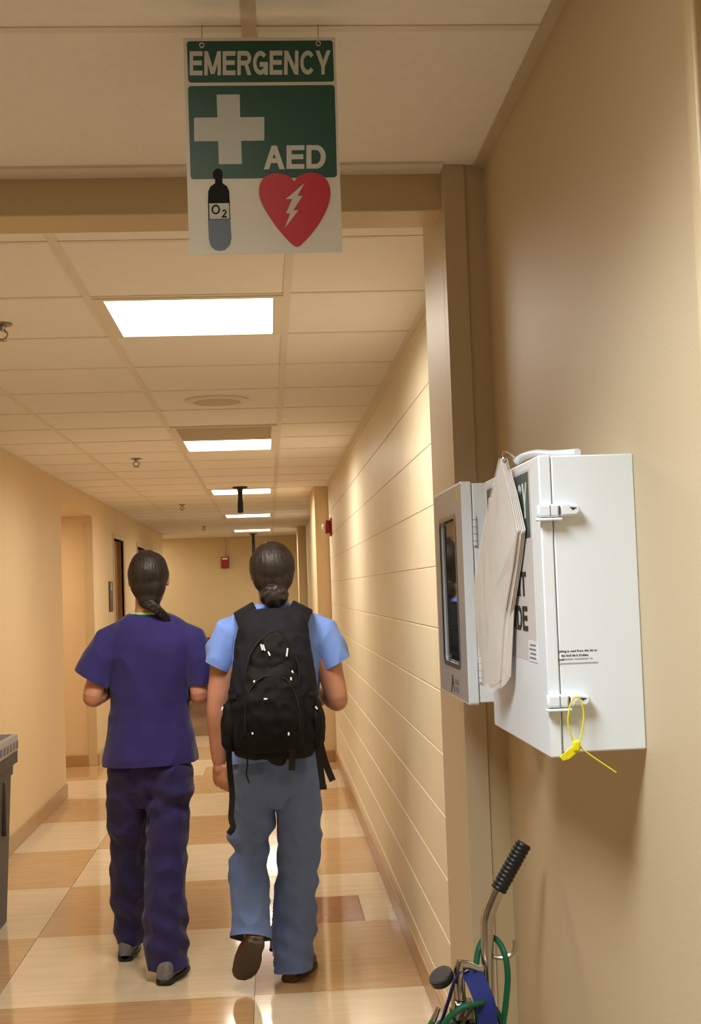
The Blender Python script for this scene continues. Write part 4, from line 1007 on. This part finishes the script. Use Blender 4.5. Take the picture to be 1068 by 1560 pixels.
# ------------------------------------------------------------------ backpack
B = thing('backpack', 'large black backpack with dangling straps on the person in blue scrubs', 'backpack', (.005, 4.77, .90))
pb = MB()
pb.loft([(.000, 4.780, .893, .105, .075), (.000, 4.778, .905, .142, .100), (.000, 4.775, .95, .160, .115), (.002, 4.772, 1.05, .163, .120), (.004, 4.775, 1.13, .160, .118), (.006, 4.785, 1.22, .149, .108),
         (.008, 4.80, 1.30, .139, .098), (.011, 4.82, 1.37, .130, .082), (.014, 4.84, 1.415, .118, .062), (.016, 4.85, 1.440, .095, .040)], 40, 2.8)
fused(pb, 'main_body', 'pack_cloth', B, .008, 5, folds(.006, 10, .007, .7, 20.0))
fp = MB()
fp.loft([(-.006, 4.682, .93, .095, .045), (-.006, 4.672, .96, .115, .060), (-.006, 4.660, 1.05, .118, .068), (-.004, 4.662, 1.13, .112, .064), (-.002, 4.675, 1.20, .095, .052), (.0, 4.69, 1.245, .070, .034)], 36, 2.6)
fpo = fused(fp, 'front_pocket', 'pack_dark', B, .007, 4, folds(.006, 14, .006, .7, 25.0))
up_ = MB()
up_.loft([(.004, 4.690, 1.18, .080, .03), (.004, 4.684, 1.22, .088, .04), (.006, 4.690, 1.28, .078, .036), (.010, 4.705, 1.33, .052, .030), (.014, 4.72, 1.36, .020, .018)], 32, 2.4)
fused(up_, 'upper_pocket', 'pack_dark', B, .006, 4, folds(.005, 16, .006, .7, 28.0))
for s, cx_ in ((-1, -.158), (1, .157)):
    sp_ = MB()
    sp_.loft([(cx_, 4.775, .925, .018, .055), (cx_+s*.006, 4.775, .95, .028, .075), (cx_+s*.004, 4.772, 1.03, .030, .080), (cx_, 4.775, 1.09, .022, .065), (cx_-s*.006, 4.78, 1.11, .010, .05)], 26, 2.4)
    fused(sp_, 'side_pocket', 'pack_dark', B, .006, 3, folds(.004, 16, .004, .7, 30.0+s))
# shoulder straps over the shoulders
for s, x_ in ((-1, -.098), (1, .126)):
    MB().ribbon(spline([(x_*.72, 4.83, 1.36), (x_*.88, 4.865, 1.415), (x_, 4.93, 1.442), (x_*1.02, 5.01, 1.438), (x_*1.02, 5.09, 1.40), (x_*1.05, 5.155, 1.30), (x_*1.15, 5.165, 1.16)], 6), (1, 0, -s*.55), .088, .018).build('shoulder_strap', 'pack_cloth', B, bevel=.006)
    MB().ribbon(spline([(x_*1.15, 5.165, 1.18), (x_*1.3, 5.13, 1.09), (x_*1.42, 5.0, 1.0), (x_*1.36, 4.86, .955)], 6), (1, 0, 0), .026, .004).build('lower_strap', 'webbing', B)
MB().tube(spline([(-.030, 4.838, 1.432), (-.020, 4.815, 1.415), (.012, 4.806, 1.400), (.044, 4.815, 1.415), (.054, 4.838, 1.432)], 5), [(.010, .005)]*21, 8).build('top_handle', 'webbing', B, smooth=True)
# zip arch
zp = spline([(-.092, 4.675, 1.12), (-.098, 4.668, 1.19), (-.082, 4.672, 1.265), (-.045, 4.684, 1.325), (.008, 4.700, 1.362), (.040, 4.694, 1.325), (.070, 4.686, 1.30), (.098, 4.678, 1.24), (.100, 4.668, 1.15)], 6)
MB().tube(zp, .0035, 6).build('zip', 'webbing', B, smooth=True)
zp2 = spline([(-.10, 4.618, 1.0), (-.095, 4.612, 1.12), (-.05, 4.618, 1.19), (.01, 4.622, 1.205), (.06, 4.62, 1.18), (.092, 4.614, 1.10), (.095, 4.618, 1.0)], 6)
MB().tube(zp2, .003, 6).build('zip', 'webbing', B, smooth=True)
for (x_, y_, z_, dx, dz) in ((-.036, 4.655, 1.318, .006, -.022), (-.028, 4.655, 1.316, .006, -.022), (-.010, 4.645, 1.290, .006, -.014), (.062, 4.655, 1.300, -.005, -.030), (.074, 4.615, 1.220, .004, -.008),
                            (-.030, 4.588, 1.124, .012, 0), (-.182, 4.705, 1.092, -.005, -.012), (.158, 4.698, 1.080, .006, -.010), (.070, 4.612, 1.196, .0, -.010), (-.062, 4.606, 1.19, -.003, -.006), (-.075, 4.60, 1.005, 0, -.006), (.055, 4.60, 1.0, 0, -.010)):
    MB().tube([(x_, y_, z_), (x_+dx, y_-.003, z_+dz)], .0030, 8).build('zip_pull', 'enamel', B, smooth=True)
# dangling straps
def dangle(pts, w, nm='dangling_strap', wd=(1, .3, 0)):
    return MB().ribbon(spline(pts, 6), wd, w, .0025).build(nm, 'webbing', B, smooth=True)
s1 = dangle([(-.165, 4.80, .96), (-.168, 4.79, .88), (-.160, 4.775, .76), (-.166, 4.77, .68), (-.160, 4.77, .64), (-.178, 4.765, .618)], .022)
MB().tube([(-.160, 4.77, .645), (-.180, 4.765, .620)], [.010, .007], 6).build('strap_end', 'webbing', s1)
s2 = dangle([(.160, 4.80, 1.02), (.176, 4.79, .93), (.192, 4.78, .86), (.216, 4.77, .795)], .026)
s3 = dangle([(.158, 4.77, .96), (.168, 4.76, .88), (.176, 4.755, .80), (.180, 4.75, .775)], .024)
MB().box(.165, .192, 4.742, 4.756, .768, .786).build('strap_end', 'webbing', s3, bevel=.003)
s4 = dangle([(.064, 4.705, .99), (.066, 4.672, .945), (.066, 4.672, .90), (.063, 4.685, .853)], .024)
MB().box(.050, .082, 4.660, 4.674, .925, .952).build('buckle', 'black_plastic', s4, bevel=.003)
s5 = dangle([(-.100, 4.70, .92), (-.098, 4.69, .88), (-.103, 4.69, .845), (-.093, 4.69, .812)], .006, wd=(1, 0, 0))
s6 = dangle([(-.03, 4.70, .91), (.0, 4.69, .885), (.03, 4.69, .882), (.045, 4.70, .91)], .020, 'bottom_strap', (0, 0, 1))
for s, x_ in ((-1, -.163), (1, .166)):
    dangle([(x_*.98, 4.88, 1.14), (x_*1.0, 4.80, 1.135), (x_*.97, 4.71, 1.13), (x_*.8, 4.68, 1.13)], .016, 'compression_strap', (0, 0, 1))
